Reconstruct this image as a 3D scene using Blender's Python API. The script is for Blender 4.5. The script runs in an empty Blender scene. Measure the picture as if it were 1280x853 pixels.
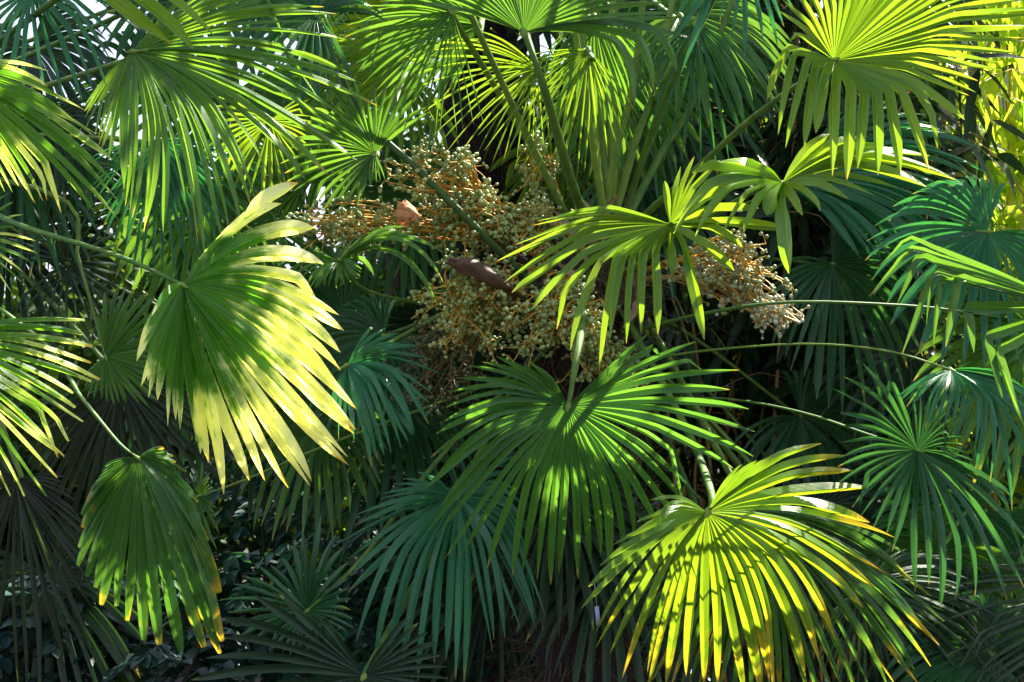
import bpy, math, random
import numpy as np
from mathutils import Vector

# ------------------------------------------------------------------ camera, sky, sun, exposure
R = math.radians
sc = bpy.context.scene
C = bpy.context.collection
cam_d = bpy.data.cameras.new('camera'); cam = bpy.data.objects.new('camera', cam_d); C.objects.link(cam)
cam_d.lens = 50; cam_d.sensor_width = 36; cam_d.clip_start = 0.05; cam_d.clip_end = 2000
CZ = 2.4
cam.location = (0, 0, CZ); cam.rotation_euler = (R(90), 0, 0)
cam_d.dof.use_dof = True; cam_d.dof.focus_distance = 3.45; cam_d.dof.aperture_fstop = 9
sc.camera = cam
SUN = Vector((0.42, 0.46, 0.78)).normalized()      # direction towards the sun
w = bpy.data.worlds.new('World'); sc.world = w; w.use_nodes = True
nt = w.node_tree; bg = nt.nodes['Background']
sky = nt.nodes.new('ShaderNodeTexSky'); sky.sky_type = 'NISHITA'; sky.sun_disc = False
sky.sun_elevation = math.asin(SUN.z); sky.sun_rotation = math.atan2(SUN.x, SUN.y)
sky.dust_density = 3.0; sky.air_density = 1.0; sky.ozone_density = 1.0
veil = nt.nodes.new('ShaderNodeMix'); veil.data_type = 'RGBA'; veil.inputs[0].default_value = .78      # thin high haze over the blue
nt.links.new(sky.outputs[0], veil.inputs[6]); veil.inputs[7].default_value = (1.62, 1.74, 2.25, 1)
nt.links.new(veil.outputs[2], bg.inputs[0]); bg.inputs[1].default_value = 0.15
sl = bpy.data.lights.new('sun', 'SUN'); sl.energy = 5.0; sl.angle = R(0.5); sl.color = (1, 0.94, 0.82)
so = bpy.data.objects.new('sun', sl); C.objects.link(so)
so.rotation_euler = SUN.to_track_quat('Z', 'Y').to_euler()
sc.view_settings.view_transform = 'Standard'; sc.view_settings.look = 'None'
sc.view_settings.gamma = 1; sc.view_settings.exposure = 2.0
sc.cycles.max_bounces = 7; sc.cycles.transmission_bounces = 5; sc.cycles.diffuse_bounces = 4
sc.cycles.use_denoising = True

rnd = random.Random(7); rng = np.random.default_rng(7)
F = 1280 * 50 / 36
def P(x, y, d):
    """the point of the garden d metres from the viewpoint that the photo shows at x, y"""
    return np.array(((x - 640) / F * d, d, CZ - (y - 426.5) / F * d))
def nrm(v):
    return v / (np.linalg.norm(v, axis=-1, keepdims=True) + 1e-9)
UP = np.array((0, 0, 1.0))

# ------------------------------------------------------------------ helpers
class MB:
    def __init__(s): s.v = []; s.f = []; s.n = 0; s.c = []; s.fm = []
    def add(s, v, f, c=None, mi=0):
        v = np.asarray(v, float).reshape(-1, 3)
        s.v.append(v); f = np.asarray(f) + s.n; s.f.append(f); s.n += len(v)
        s.c.append(np.zeros((len(v), 3)) if c is None else np.asarray(c, float).reshape(-1, 3))
    def build(s, name, mat, parent=None, origin=None, smooth=True):
        v = np.concatenate(s.v); c = np.concatenate(s.c)
        if origin is not None: v = v - np.asarray(origin)
        me = bpy.data.meshes.new(name)
        fs = s.f; nl = sum(f.size for f in fs); nf = sum(len(f) for f in fs)
        me.vertices.add(len(v)); me.vertices.foreach_set('co', v.ravel())
        me.loops.add(nl); me.loops.foreach_set('vertex_index', np.concatenate([f.ravel() for f in fs]).astype(np.int32))
        me.polygons.add(nf)
        tot = np.concatenate([np.full(len(f), f.shape[1]) for f in fs]).astype(np.int32)
        st = np.concatenate(([0], np.cumsum(tot)[:-1])).astype(np.int32)
        me.polygons.foreach_set('loop_start', st)
        me.polygons.foreach_set('use_smooth', np.full(nf, smooth))
        me.update(calc_edges=True); me.validate()
        a = me.attributes.new('surf', 'FLOAT_VECTOR', 'POINT'); a.data.foreach_set('vector', c.ravel())
        for m in (mat if isinstance(mat, (list, tuple)) else [mat]): me.materials.append(m)
        o = bpy.data.objects.new(name, me); C.objects.link(o)
        if origin is not None: o.location = [float(t) for t in origin]
        if parent is not None: attach(o, parent)
        return o
def wpos(o):
    p = Vector(o.location)
    return p if o.parent is None else p + wpos(o.parent)
def attach(o, parent):
    o.location = Vector(o.location) - wpos(parent); o.parent = parent
def tag(o, label, cat=None, group=None, kind=None):
    if label: o['label'] = label
    if cat: o['category'] = cat
    if group: o['group'] = group
    if kind: o['kind'] = kind
    return o
def thing(name, label, cat, loc, group=None):
    o = bpy.data.objects.new(name, None); C.objects.link(o); o.location = [float(t) for t in loc]
    o.empty_display_size = 0.2
    return tag(o, label, cat, group)
def tube(mb, pts, rad, k=6, flat=1.0, c=(0, 0, 0)):
    pts = np.asarray(pts, float); n = len(pts); rad = np.broadcast_to(rad, (n,))
    t = nrm(np.gradient(pts, axis=0)); ref = np.array((0.3, 0.9, 0.1)) if abs(t[:, 2]).mean() > .7 else UP
    a = nrm(np.cross(t, ref)); b = np.cross(a, t)
    th = np.linspace(0, 2 * np.pi, k, endpoint=False)
    v = pts[:, None] + rad[:, None, None] * (np.cos(th)[None, :, None] * a[:, None] + flat * np.sin(th)[None, :, None] * b[:, None])
    i = np.arange(n - 1)[:, None] * k; j = np.arange(k)[None]
    f = np.stack((i + j, i + (j + 1) % k, i + k + (j + 1) % k, i + k + j), -1).reshape(-1, 4)
    cc = np.zeros((n, k, 3)); cc[:] = c; cc[:, :, 1] = np.linspace(0, 1, n)[:, None]
    mb.add(v, f, cc)
def spline(pts, n=20):
    """Catmull-Rom through the points"""
    p = [np.asarray(q, float) for q in pts]
    p = [2 * p[0] - p[1]] + p + [2 * p[-1] - p[-2]]
    out = []
    m = len(p) - 3
    for u in np.linspace(0, m - 1e-6, n):
        i = int(u); t = u - i; a, b, c, d = p[i:i + 4]
        out.append(.5 * (2 * b + (c - a) * t + (2 * a - 5 * b + 4 * c - d) * t * t + (3 * b - a - 3 * c + d) * t ** 3))
    return np.array(out)
def node(nt, t, **kw):
    n = nt.nodes.new(t)
    for k, v in kw.items(): setattr(n, k, v)
    return n
def newmat(name):
    m = bpy.data.materials.new(name); m.use_nodes = True; m.node_tree.nodes.clear()
    return m, m.node_tree
def ramp(nt, stops, interp='LINEAR'):
    r = node(nt, 'ShaderNodeValToRGB'); r.color_ramp.interpolation = interp
    e = r.color_ramp.elements
    while len(e) < len(stops): e.new(0.5)
    for q, (p_, c_) in zip(e, stops): q.position = p_; q.color = (*c_, 1)
    return r
def mth(nt, op, a, b=None, clamp=False):
    n = node(nt, 'ShaderNodeMath', operation=op); n.use_clamp = clamp
    for i, x in enumerate((a, b)):
        if x is None: continue
        if hasattr(x, 'is_output') or hasattr(x, 'links'): nt.links.new(x, n.inputs[i])
        else: n.inputs[i].default_value = x
    return n.outputs[0]
def mixc(nt, fac, a, b, mode='MIX'):
    n = node(nt, 'ShaderNodeMix', data_type='RGBA', blend_type=mode)
    if hasattr(fac, 'links'): nt.links.new(fac, n.inputs[0])
    else: n.inputs[0].default_value = fac
    for i, x in ((6, a), (7, b)):
        if hasattr(x, 'links'): nt.links.new(x, n.inputs[i])
        else: n.inputs[i].default_value = (*x, 1)
    return n.outputs[2]

# ------------------------------------------------------------------ materials
def leaf_mat(name, dark, light, tipc=(.30, .30, .06), yel=(.40, .38, .03), yfrom=1.2, tipfrom=.965, trans=.42, rough=.32, streak=.7, tboost=2.6, tred=1.35, dead=(.25, .16, .07)):
    """palm leaf: attribute surf = (random of the segment, distance along it, distance from its edge)"""
    m, nt = newmat(name)
    at = node(nt, 'ShaderNodeAttribute', attribute_name='surf')
    sp = node(nt, 'ShaderNodeSeparateXYZ'); nt.links.new(at.outputs['Vector'], sp.inputs[0])
    r_, s_, u_ = sp.outputs
    cb = node(nt, 'ShaderNodeCombineXYZ')
    nt.links.new(mth(nt, 'MULTIPLY', u_, 5.0), cb.inputs[0]); nt.links.new(mth(nt, 'MULTIPLY', s_, 2.0), cb.inputs[1]); nt.links.new(mth(nt, 'MULTIPLY', r_, 37.0), cb.inputs[2])
    fine = node(nt, 'ShaderNodeTexNoise'); fine.inputs['Scale'].default_value = 2.2; fine.inputs['Detail'].default_value = 3; nt.links.new(cb.outputs[0], fine.inputs['Vector'])
    tc = node(nt, 'ShaderNodeTexCoord')
    big = node(nt, 'ShaderNodeTexNoise'); big.inputs['Scale'].default_value = 7; big.inputs['Detail'].default_value = 3; nt.links.new(tc.outputs['Object'], big.inputs['Vector'])
    f1 = mth(nt, 'ADD', mth(nt, 'MULTIPLY', fine.outputs[0], streak), mth(nt, 'MULTIPLY', big.outputs[0], .45))
    f1 = mth(nt, 'ADD', f1, mth(nt, 'MULTIPLY', mth(nt, 'SUBTRACT', r_, .5), .5), True)
    col = mixc(nt, f1, dark, light)
    # pale midrib
    mr = mth(nt, 'GREATER_THAN', u_, .93)
    col = mixc(nt, mth(nt, 'MULTIPLY', mr, .45), col, tuple(min(1, x * 1.5 + .02) for x in light))
    # yellow towards tips and edges, ragged per segment; also carries painted sun glare
    jit = mth(nt, 'MULTIPLY', mth(nt, 'SUBTRACT', r_, .5), .5)
    jit2 = mth(nt, 'MULTIPLY', mth(nt, 'SUBTRACT', fine.outputs[0], .5), .5)
    pat = node(nt, 'ShaderNodeTexNoise'); pat.inputs['Scale'].default_value = 16; pat.inputs['Detail'].default_value = 4; nt.links.new(tc.outputs['Object'], pat.inputs['Vector'])
    jit3 = mth(nt, 'MULTIPLY', mth(nt, 'SUBTRACT', pat.outputs[0], .5), 1.1)
    edge = mth(nt, 'MULTIPLY', mth(nt, 'SUBTRACT', .5, u_), .14)
    yy = mth(nt, 'MULTIPLY', mth(nt, 'SUBTRACT', mth(nt, 'ADD', mth(nt, 'ADD', mth(nt, 'ADD', s_, jit), jit2), mth(nt, 'ADD', jit3, edge)), yfrom), 4.0, True)
    col = mixc(nt, yy, col, yel)
    tp = mth(nt, 'MULTIPLY', mth(nt, 'SUBTRACT', mth(nt, 'ADD', mth(nt, 'ADD', s_, mth(nt, 'MULTIPLY', jit, .16)), mth(nt, 'MULTIPLY', jit3, .16)), tipfrom), 22.0, True)
    col = mixc(nt, tp, col, tipc)
    tp2 = mth(nt, 'MULTIPLY', mth(nt, 'SUBTRACT', mth(nt, 'ADD', s_, mth(nt, 'MULTIPLY', jit, .12)), tipfrom + .045), 40.0, True)
    col = mixc(nt, tp2, col, dead)
    # specks
    spk = node(nt, 'ShaderNodeTexNoise'); spk.inputs['Scale'].default_value = 90; nt.links.new(tc.outputs['Object'], spk.inputs['Vector'])
    col = mixc(nt, mth(nt, 'MULTIPLY', mth(nt, 'SUBTRACT', spk.outputs[0], .67), 6, True), col, tuple(x * .5 for x in dead))
    pb = node(nt, 'ShaderNodeBsdfPrincipled'); nt.links.new(col, pb.inputs['Base Color'])
    rr = mth(nt, 'ADD', mth(nt, 'MULTIPLY', big.outputs[0], .25), rough - .12); nt.links.new(rr, pb.inputs['Roughness'])
    pb.inputs['Specular IOR Level'].default_value = .8
    wv = node(nt, 'ShaderNodeMath', operation='SINE'); nt.links.new(mth(nt, 'MULTIPLY', u_, 34.0), wv.inputs[0])
    bp = node(nt, 'ShaderNodeBump'); bp.inputs['Strength'].default_value = .4; bp.inputs['Distance'].default_value = .0012
    nt.links.new(mth(nt, 'ADD', wv.outputs[0], mth(nt, 'MULTIPLY', fine.outputs[0], 2.5)), bp.inputs['Height']); nt.links.new(bp.outputs[0], pb.inputs['Normal'])
    tr = node(nt, 'ShaderNodeBsdfTranslucent')
    tcol = mixc(nt, 1.0, col, (tboost * tred, tboost, tboost * .35), 'MULTIPLY'); nt.links.new(tcol, tr.inputs[0])
    mx = node(nt, 'ShaderNodeMixShader'); mx.inputs[0].default_value = trans
    nt.links.new(pb.outputs[0], mx.inputs[1]); nt.links.new(tr.outputs[0], mx.inputs[2])
    out = node(nt, 'ShaderNodeOutputMaterial'); nt.links.new(mx.outputs[0], out.inputs[0])
    return m
def plain_mat(name, c1, c2, scale=20, rough=.7, stretch=(1, 1, 1), bump=.3, trans=0, spec=.4, tb=2.0):
    m, nt = newmat(name)
    tc = node(nt, 'ShaderNodeTexCoord'); mp = node(nt, 'ShaderNodeMapping'); mp.inputs['Scale'].default_value = stretch
    nt.links.new(tc.outputs['Object'], mp.inputs[0])
    n1 = node(nt, 'ShaderNodeTexNoise'); n1.inputs['Scale'].default_value = scale; n1.inputs['Detail'].default_value = 5; nt.links.new(mp.outputs[0], n1.inputs['Vector'])
    at = node(nt, 'ShaderNodeAttribute', attribute_name='surf'); sp = node(nt, 'ShaderNodeSeparateXYZ'); nt.links.new(at.outputs['Vector'], sp.inputs[0])
    f = mth(nt, 'ADD', mth(nt, 'MULTIPLY', mth(nt, 'SUBTRACT', n1.outputs[0], .5), 1.8), mth(nt, 'ADD', mth(nt, 'MULTIPLY', sp.outputs[0], .7), .2), True)
    col = mixc(nt, f, c1, c2)
    pb = node(nt, 'ShaderNodeBsdfPrincipled'); nt.links.new(col, pb.inputs['Base Color']); pb.inputs['Roughness'].default_value = rough
    pb.inputs['Specular IOR Level'].default_value = spec
    bp = node(nt, 'ShaderNodeBump'); bp.inputs['Strength'].default_value = bump; bp.inputs['Distance'].default_value = .01
    nt.links.new(n1.outputs[0], bp.inputs['Height']); nt.links.new(bp.outputs[0], pb.inputs['Normal'])
    out = node(nt, 'ShaderNodeOutputMaterial')
    if trans:
        tr = node(nt, 'ShaderNodeBsdfTranslucent'); nt.links.new(mixc(nt, 1, col, (tb * 1.15, tb, tb * .4), 'MULTIPLY'), tr.inputs[0])
        mx = node(nt, 'ShaderNodeMixShader'); mx.inputs[0].default_value = trans
        nt.links.new(pb.outputs[0], mx.inputs[1]); nt.links.new(tr.outputs[0], mx.inputs[2]); nt.links.new(mx.outputs[0], out.inputs[0])
    else: nt.links.new(pb.outputs[0], out.inputs[0])
    return m
M = {}
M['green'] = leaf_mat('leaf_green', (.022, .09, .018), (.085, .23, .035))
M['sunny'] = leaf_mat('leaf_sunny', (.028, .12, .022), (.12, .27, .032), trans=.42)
M['deep'] = leaf_mat('leaf_deep', (.011, .075, .028), (.036, .17, .045), trans=.3, rough=.33, tboost=2.0)  # deeper green, shade of unlit fronds put into the colour
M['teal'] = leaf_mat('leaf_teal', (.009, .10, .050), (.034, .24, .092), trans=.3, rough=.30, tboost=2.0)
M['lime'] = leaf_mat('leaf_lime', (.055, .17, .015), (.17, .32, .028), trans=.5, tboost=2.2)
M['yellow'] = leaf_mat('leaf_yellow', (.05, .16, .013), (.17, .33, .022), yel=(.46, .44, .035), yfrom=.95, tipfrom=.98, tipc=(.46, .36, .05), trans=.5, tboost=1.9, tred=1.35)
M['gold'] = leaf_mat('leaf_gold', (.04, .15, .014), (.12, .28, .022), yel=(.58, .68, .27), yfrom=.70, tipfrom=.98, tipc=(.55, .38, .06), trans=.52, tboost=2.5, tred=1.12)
M['pale'] = leaf_mat('leaf_glare', (.030, .14, .014), (.09, .27, .022), yel=(.74, .78, .44), yfrom=.60, tipfrom=.98, tipc=(.58, .42, .08), trans=.5, tboost=2.4, tred=1.08)  # pale yellow is sun glare painted on the big left frond
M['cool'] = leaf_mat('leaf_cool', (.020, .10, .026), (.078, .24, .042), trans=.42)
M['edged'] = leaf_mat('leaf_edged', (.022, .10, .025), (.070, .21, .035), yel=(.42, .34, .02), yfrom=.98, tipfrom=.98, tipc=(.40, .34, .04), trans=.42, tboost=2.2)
M['dark'] = leaf_mat('leaf_shaded', (.008, .035, .016), (.022, .075, .025), trans=.22, rough=.42, tboost=1.5)  # darker copy of the leaf green, shade put into the colour
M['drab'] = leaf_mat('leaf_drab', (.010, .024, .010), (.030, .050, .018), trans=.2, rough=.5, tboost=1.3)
M['petiole'] = plain_mat('petiole_green', (.045, .13, .018), (.16, .25, .035), 30, .62, bump=.1)
M['petiole_yellow'] = plain_mat('petiole_yellow', (.10, .20, .02), (.22, .32, .04), 30, .62, bump=.1)
M['petiole_dark'] = plain_mat('petiole_dark', (.02, .06, .015), (.06, .12, .02), 30, .62, bump=.1)
M['fibre'] = plain_mat('trunk_fibre', (.010, .006, .005), (.036, .021, .017), 26, .95, (1, 1, .18), .8)
M['fibre_strand'] = plain_mat('fibre_strand', (.022, .013, .009), (.15, .10, .07), 12, .9)
M['sheath'] = plain_mat('dry_sheath', (.16, .09, .045), (.44, .32, .18), 14, .8, (1, 1, .3), .4)
M['spathe'] = plain_mat('spathe_brown', (.045, .020, .012), (.15, .075, .045), 30, .6, (1, 1, .3), .4)
M['stalk'] = plain_mat('fruit_stalk', (.42, .19, .015), (.70, .42, .05), 30, .55, bump=.1)
M['stalk_pale'] = plain_mat('fruit_stalk_pale', (.45, .24, .06), (.60, .42, .16), 30, .6, bump=.1)
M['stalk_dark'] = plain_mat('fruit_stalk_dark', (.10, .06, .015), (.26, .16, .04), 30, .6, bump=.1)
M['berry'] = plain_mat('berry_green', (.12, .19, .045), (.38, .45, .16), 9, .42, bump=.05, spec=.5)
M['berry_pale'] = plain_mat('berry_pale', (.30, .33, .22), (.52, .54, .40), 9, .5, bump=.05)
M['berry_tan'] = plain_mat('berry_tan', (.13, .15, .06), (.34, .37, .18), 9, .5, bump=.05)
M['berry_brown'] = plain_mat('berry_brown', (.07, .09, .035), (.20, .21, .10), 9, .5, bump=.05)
M['dryleaf'] = plain_mat('dry_leaf', (.42, .16, .05), (.62, .30, .11), 25, .6, bump=.6, trans=.2, tb=1.2)
M['bamboo_shaded'] = plain_mat('bamboo_shaded', (.008, .028, .012), (.025, .070, .020), 6, .4, bump=.05, trans=.2, tb=1.6)  # shaded copy of the bamboo leaf, shade put into the colour
M['bamboo_sunlit'] = plain_mat('bamboo_sunlit', (.11, .26, .018), (.36, .44, .05), 6, .42, bump=.05, trans=.55, tb=2.3)  # sunlit copy of the bamboo leaf, sunlight put into the colour
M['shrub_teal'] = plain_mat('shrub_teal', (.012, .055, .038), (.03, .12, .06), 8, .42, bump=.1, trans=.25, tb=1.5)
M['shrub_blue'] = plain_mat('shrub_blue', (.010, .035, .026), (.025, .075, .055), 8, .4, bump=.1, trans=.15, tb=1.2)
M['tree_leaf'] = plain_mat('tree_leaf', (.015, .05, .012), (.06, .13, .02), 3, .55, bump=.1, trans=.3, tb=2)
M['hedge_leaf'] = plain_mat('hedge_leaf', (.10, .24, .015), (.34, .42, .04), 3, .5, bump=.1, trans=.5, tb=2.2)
M['bark'] = plain_mat('bark', (.03, .02, .015), (.09, .065, .045), 20, .9, (1, 1, .3), .8)
M['cane'] = plain_mat('bamboo_cane', (.42, .20, .06), (.72, .44, .17), 12, .5, (1, 1, .2), .1)  # tan, brightened in the colour to read as sunlit
M['soil'] = plain_mat('soil', (.03, .022, .016), (.09, .065, .045), 3, .95)
M['path'] = plain_mat('path_paving', (.30, .27, .27), (.46, .42, .42), 2, .9)
M['wall'] = plain_mat('wall_render', (.42, .38, .38), (.55, .51, .52), 2, .9)
M['coping'] = plain_mat('wall_coping', (.35, .33, .32), (.5, .48, .47), 5, .9)
M['blue'] = plain_mat('glint_blue', (.10, .42, .62), (.20, .58, .80), 3, .4)
M['tagblue'] = plain_mat('tag_plastic', (.40, .42, .70), (.52, .54, .80), 3, .4)

# ------------------------------------------------------------------ ground, path
def slab(mb, x0, x1, y0, y1, z0, z1):
    v = [(x, y, z) for z in (z0, z1) for y in (y0, y1) for x in (x0, x1)]
    mb.add(v, [(0, 2, 3, 1), (4, 5, 7, 6), (0, 1, 5, 4), (2, 6, 7, 3), (0, 4, 6, 2), (1, 3, 7, 5)])
g = MB(); g.add([(-400, -400, 0), (400, -400, 0), (400, 600, 0), (-400, 600, 0)], [(0, 1, 2, 3)])
tag(g.build('ground', M['soil']), 'dark garden soil under the palms', kind='structure')
g = MB(); slab(g, -14, 14, 8.2, 11.2, -.05, .1)
tag(g.build('path', M['path']), 'pale paved path behind the planting', kind='structure')

# spots the added overhead canopy leaves open to the sun (x, y, distance, radius of the gap)
LIT = [(225, 358, 3.05, .03), (290, 420, 3.08, .04), (330, 440, 3.1, .09), (350, 500, 3.14, .11), (400, 550, 3.2, .11), (390, 430, 3.12, .09), (370, 300, 3.05, .08), (320, 580, 3.18, .05), (250, 110, 3.2, .05), (310, 150, 3.2, .08), (380, 150, 3.2, .08), (420, 120, 3.2, .06), (420, 190, 3.15, .07),
       (80, 230, 3.1, .09), (130, 240, 3.08, .06), (20, 200, 3.08, .06), (60, 430, 3.0, .08), (20, 500, 3.0, .07), (90, 510, 3.02, .06), (40, 580, 3.05, .06), (1043, 76, 3.15, .07), (1120, 60, 3.15, .12), (1200, 30, 3.15, .12), (1150, 100, 3.15, .09), (1230, 80, 3.1, .08), (1090, 20, 3.15, .08), (1250, 0, 3.15, .1),
       (770, 530, 3.4, .11), (745, 565, 3.4, .06), (850, 600, 3.4, .09), (900, 560, 3.35, .07), (800, 620, 3.4, .05), (900, 670, 3.27, .09), (950, 720, 3.32, .12), (1000, 680, 3.3, .10), (900, 780, 3.38, .10), (980, 800, 3.38, .11), (1040, 640, 3.27, .08), (960, 600, 3.25, .06), (860, 760, 3.38, .06), (1120, 800, 3.6, .06), (1150, 840, 3.6, .05),
       (838, 290, 3.2, .06), (760, 300, 3.15, .08), (700, 310, 3.15, .06), (890, 300, 3.15, .05), (978, 235, 3.1, .07), (1040, 245, 3.1, .06), (920, 240, 3.1, .06), (590, 160, 3.95, .10), (520, 200, 3.75, .07), (480, 150, 3.8, .07), (600, 270, 3.75, .06), (340, 160, 3.8, .05), (940, 340, 3.7, .05),
       (700, 100, 3.5, .05), (750, 150, 3.9, .05), (730, 190, 3.8, .08), (760, 230, 3.9, .06), (720, 120, 3.7, .05), (650, 20, 3.3, .05), (690, 380, 3.6, .04), (330, 20, 3.8, .06), (640, 400, 3.65, .03), (1080, 220, 3.1, .05), (1140, 380, 3.1, .07), (1190, 390, 3.1, .06), (1210, 520, 3.2, .07), (1250, 560, 3.2, .05), (500, 510, 3.62, .035), (470, 500, 3.62, .03), (510, 690, 3.65, .05), (560, 700, 3.65, .03), (300, 320, 3.5, .03), (500, 300, 3.45, .05), (555, 380, 3.6, .06), (700, 420, 3.58, .06), (560, 250, 3.65, .06), (235, 760, 3.3, .08), (150, 680, 3.3, .07), (200, 700, 3.3, .06), (1230, 660, 3.28, .05), (990, 390, 3.7, .05), (1280, 700, 4.5, .3), (330, 650, 4.6, .08), (300, 700, 4.6, .06), (120, 800, 4.4, .05), (400, 620, 4.7, .06), (1250, 620, 4.8, .2), (930, 480, 5.2, .16), (960, 520, 5.1, .1), (820, 200, 7, .35), (750, 260, 7, .3), (1200, 200, 6, .5), (1250, 350, 6, .5), (1230, 100, 6.2, .5), (1260, 480, 6, .3), (460, 740, 7.2, .3), (400, 690, 7.2, .2)]
LIT += [(x_, y_, 5.5, .42) for x_ in (1130, 1190, 1250, 1310) for y_ in (-20, 60, 140, 220, 300, 380, 460, 540)] + [(x_, y_, 7, .3) for x_ in (760, 830, 900, 970) for y_ in (120, 190, 260)]
LP = np.array([P(a, b, c) for a, b, c, e in LIT]); LR = np.array([q[3] for q in LIT]); SV = np.array(SUN)
def blocked(c_, r):
    rel = np.asarray(c_) - LP; along = rel @ SV; dist = np.linalg.norm(rel - along[:, None] * SV, axis=1)
    return ((dist < LR + r) & (along > .15)).sum()

# ------------------------------------------------------------------ palm fronds
def frond_mesh(hub, H, MID, TIP, n, fused=.45, fold=.72, kink=0., blunt=.0, jit=1., wide=.88, rows=18, seed=0, yr=None, cnt=None):
    """hub, and arrays of mid and tip points per key -> a pleated fan of n segments"""
    rg = np.random.default_rng(seed)
    if cnt is not None: n = int(sum(cnt)) + 1
    K = len(TIP)
    dirs = nrm(MID - hub)
    ang = np.arccos(np.clip((dirs[1:] * dirs[:-1]).sum(1), -1, 1))
    cum = np.concatenate(([0], np.cumsum(ang + 1e-3))); cum /= cum[-1]
    if cnt is not None:
        cum = np.concatenate(([0], np.cumsum(np.array(cnt, float)))); cum /= cum[-1]
    u = np.linspace(0, 1, n)
    L = lambda A: np.stack([np.interp(u, cum, A[:, k]) for k in range(3)], 1)
    m, t = L(MID), L(TIP)
    ln = np.linalg.norm(t - hub, axis=1, keepdims=True)
    t = hub + (t - hub) * (1 + rg.normal(0, .025 * jit, (n, 1))) + rg.normal(0, .022 * jit, (n, 3)) * ln
    m = m + rg.normal(0, .008 * jit, (n, 3)) * ln
    s = np.linspace(0, 1, rows)
    s = s ** .9
    c = 2 * m - (hub + t) / 2
    S = s[None, :, None]
    q = (1 - S) ** 2 * hub + 2 * S * (1 - S) * c[:, None] + S ** 2 * t[:, None]
    # kinked version: straight to the middle point, bent there, straight to the tip
    lm = np.linalg.norm(m - hub, axis=1); lt = np.linalg.norm(t - m, axis=1); fr = (lm / (lm + lt))[:, None, None]
    p1 = hub + (m[:, None] - hub) * (S / fr)
    p2 = m[:, None] + (t - m)[:, None] * ((S - fr) / (1 - fr))
    e = .10
    k_ = np.clip((S - fr) / (2 * e) + .5, 0, 1); k_ = k_ * k_ * (3 - 2 * k_)
    pk = p1 * (1 - k_) + p2 * k_
    p = q * (1 - kink) + pk * kink
    # broken and bent fingers
    for i in range(n):
        if rg.uniform() < .10 * jit:
            r0 = rg.uniform(.62, .88); L_ = float(ln[i, 0]); b_ = np.array([np.interp(r0, s, p[i, :, k]) for k in range(3)]); w_ = np.clip((s - r0) / .04, 0, 1)[:, None]
            bent = b_ + (p[i] - b_) * rg.uniform(.3, .75) - UP * (np.clip(s - r0, 0, 1) * L_ * rg.uniform(.3, .9))[:, None]
            p[i] = p[i] * (1 - w_) + bent * w_
    # droop wobble of every free segment
    ph = rg.uniform(0, 6.28, (n, 1, 1)); am = rg.uniform(.2, 1, (n, 1, 1)) * .012 * ln[:, None] * jit
    free = np.clip((S - fused) / (1 - fused), 0, 1)
    nn = nrm(np.cross(nrm(t - hub), np.roll(nrm(t - hub), 1, 0) - nrm(t - hub)))
    p = p + free * am * np.sin(ph + S * 9) * np.array((.4, 1, .4))
    d = p[1:] - p[:-1]                        # between neighbouring segments
    dl = np.linalg.norm(d, axis=2)
    dl = np.concatenate((dl[:1], dl, dl[-1:])); dd = np.concatenate((d[:1], d, d[-1:])); 
    gap_f = np.clip(fused + rg.normal(0, .05, n + 1) - .25 * (rg.uniform(0, 1, n + 1) < .08) * jit, .15, .9)
    wg = np.array([np.interp(gap_f[i], s, dl[i]) for i in range(n + 1)]) * .5 * wide
    wg = np.minimum(wg, np.median(wg) * 1.5)
    wg[0] = min(wg[0], np.median(wg)); wg[-1] = min(wg[-1], np.median(wg))
    tan = nrm(np.gradient(p, axis=1))
    roll = rg.normal(0, .38 * jit, n)
    V = np.zeros((n, rows, 4, 3)); CO = np.zeros((n, rows, 4, 3))
    nprev = None
    for i in range(n):
        sr = rg.uniform()
        if yr: sr = .62 + .38 * sr if yr[0] <= i / n <= yr[1] else sr * .35  # paints the fingers in this range yellower, as sunlit
        fs = np.clip((s - gap_f[i]) / (1 - gap_f[i]), 0, 1)
        tap = (1 - fs ** rg.uniform(3.0, 6.5)) * (1 - blunt) + blunt
        tap = np.maximum(tap, .05)
        e0 = nrm(dd[i]) ; e1 = nrm(dd[i + 1])
        wl = np.minimum(dl[i] * .5, wg[i] * tap); wr = np.minimum(dl[i + 1] * .5, wg[i + 1] * tap)
        freew = np.clip(fs * 3, 0, 1)[:, None]
        # once free, the side vector settles to be perpendicular to the segment
        perp = nrm(e0 + e1); perp = perp - (perp * tan[i]).sum(1, keepdims=True) * tan[i]; perp = nrm(perp)
        nor = nrm(np.cross(perp, tan[i]))
        a = roll[i] * fs[:, None]
        rp = perp * np.cos(a) + nor * np.sin(a); rn = nor * np.cos(a) - perp * np.sin(a)
        el = nrm(e0 * (1 - freew) + rp * freew); er = nrm(e1 * (1 - freew) + rp * freew)
        hw = ((wl + wr) / 2)[:, None]
        fo = fold * (1 - .45 * fs)[:, None]
        off = rn * hw * fo * 1.3
        V[i, :, 0] = p[i] - el * wl[:, None] - off * .5
        V[i, :, 1] = p[i] + off; V[i, :, 2] = p[i] + off
        V[i, :, 3] = p[i] + er * wr[:, None] - off * .5
        CO[i, :, :, 0] = sr; CO[i, :, :, 1] = s[:, None]; CO[i, :, 1:3, 2] = 1
    idx = np.arange(n * rows * 4).reshape(n, rows, 4)
    fa = np.stack((idx[:, :-1, 0], idx[:, :-1, 1], idx[:, 1:, 1], idx[:, 1:, 0]), -1).reshape(-1, 4)
    fb = np.stack((idx[:, :-1, 2], idx[:, :-1, 3], idx[:, 1:, 3], idx[:, 1:, 2]), -1).reshape(-1, 4)
    return V.reshape(-1, 3), np.concatenate((fa, fb)), CO.reshape(-1, 3)

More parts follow.
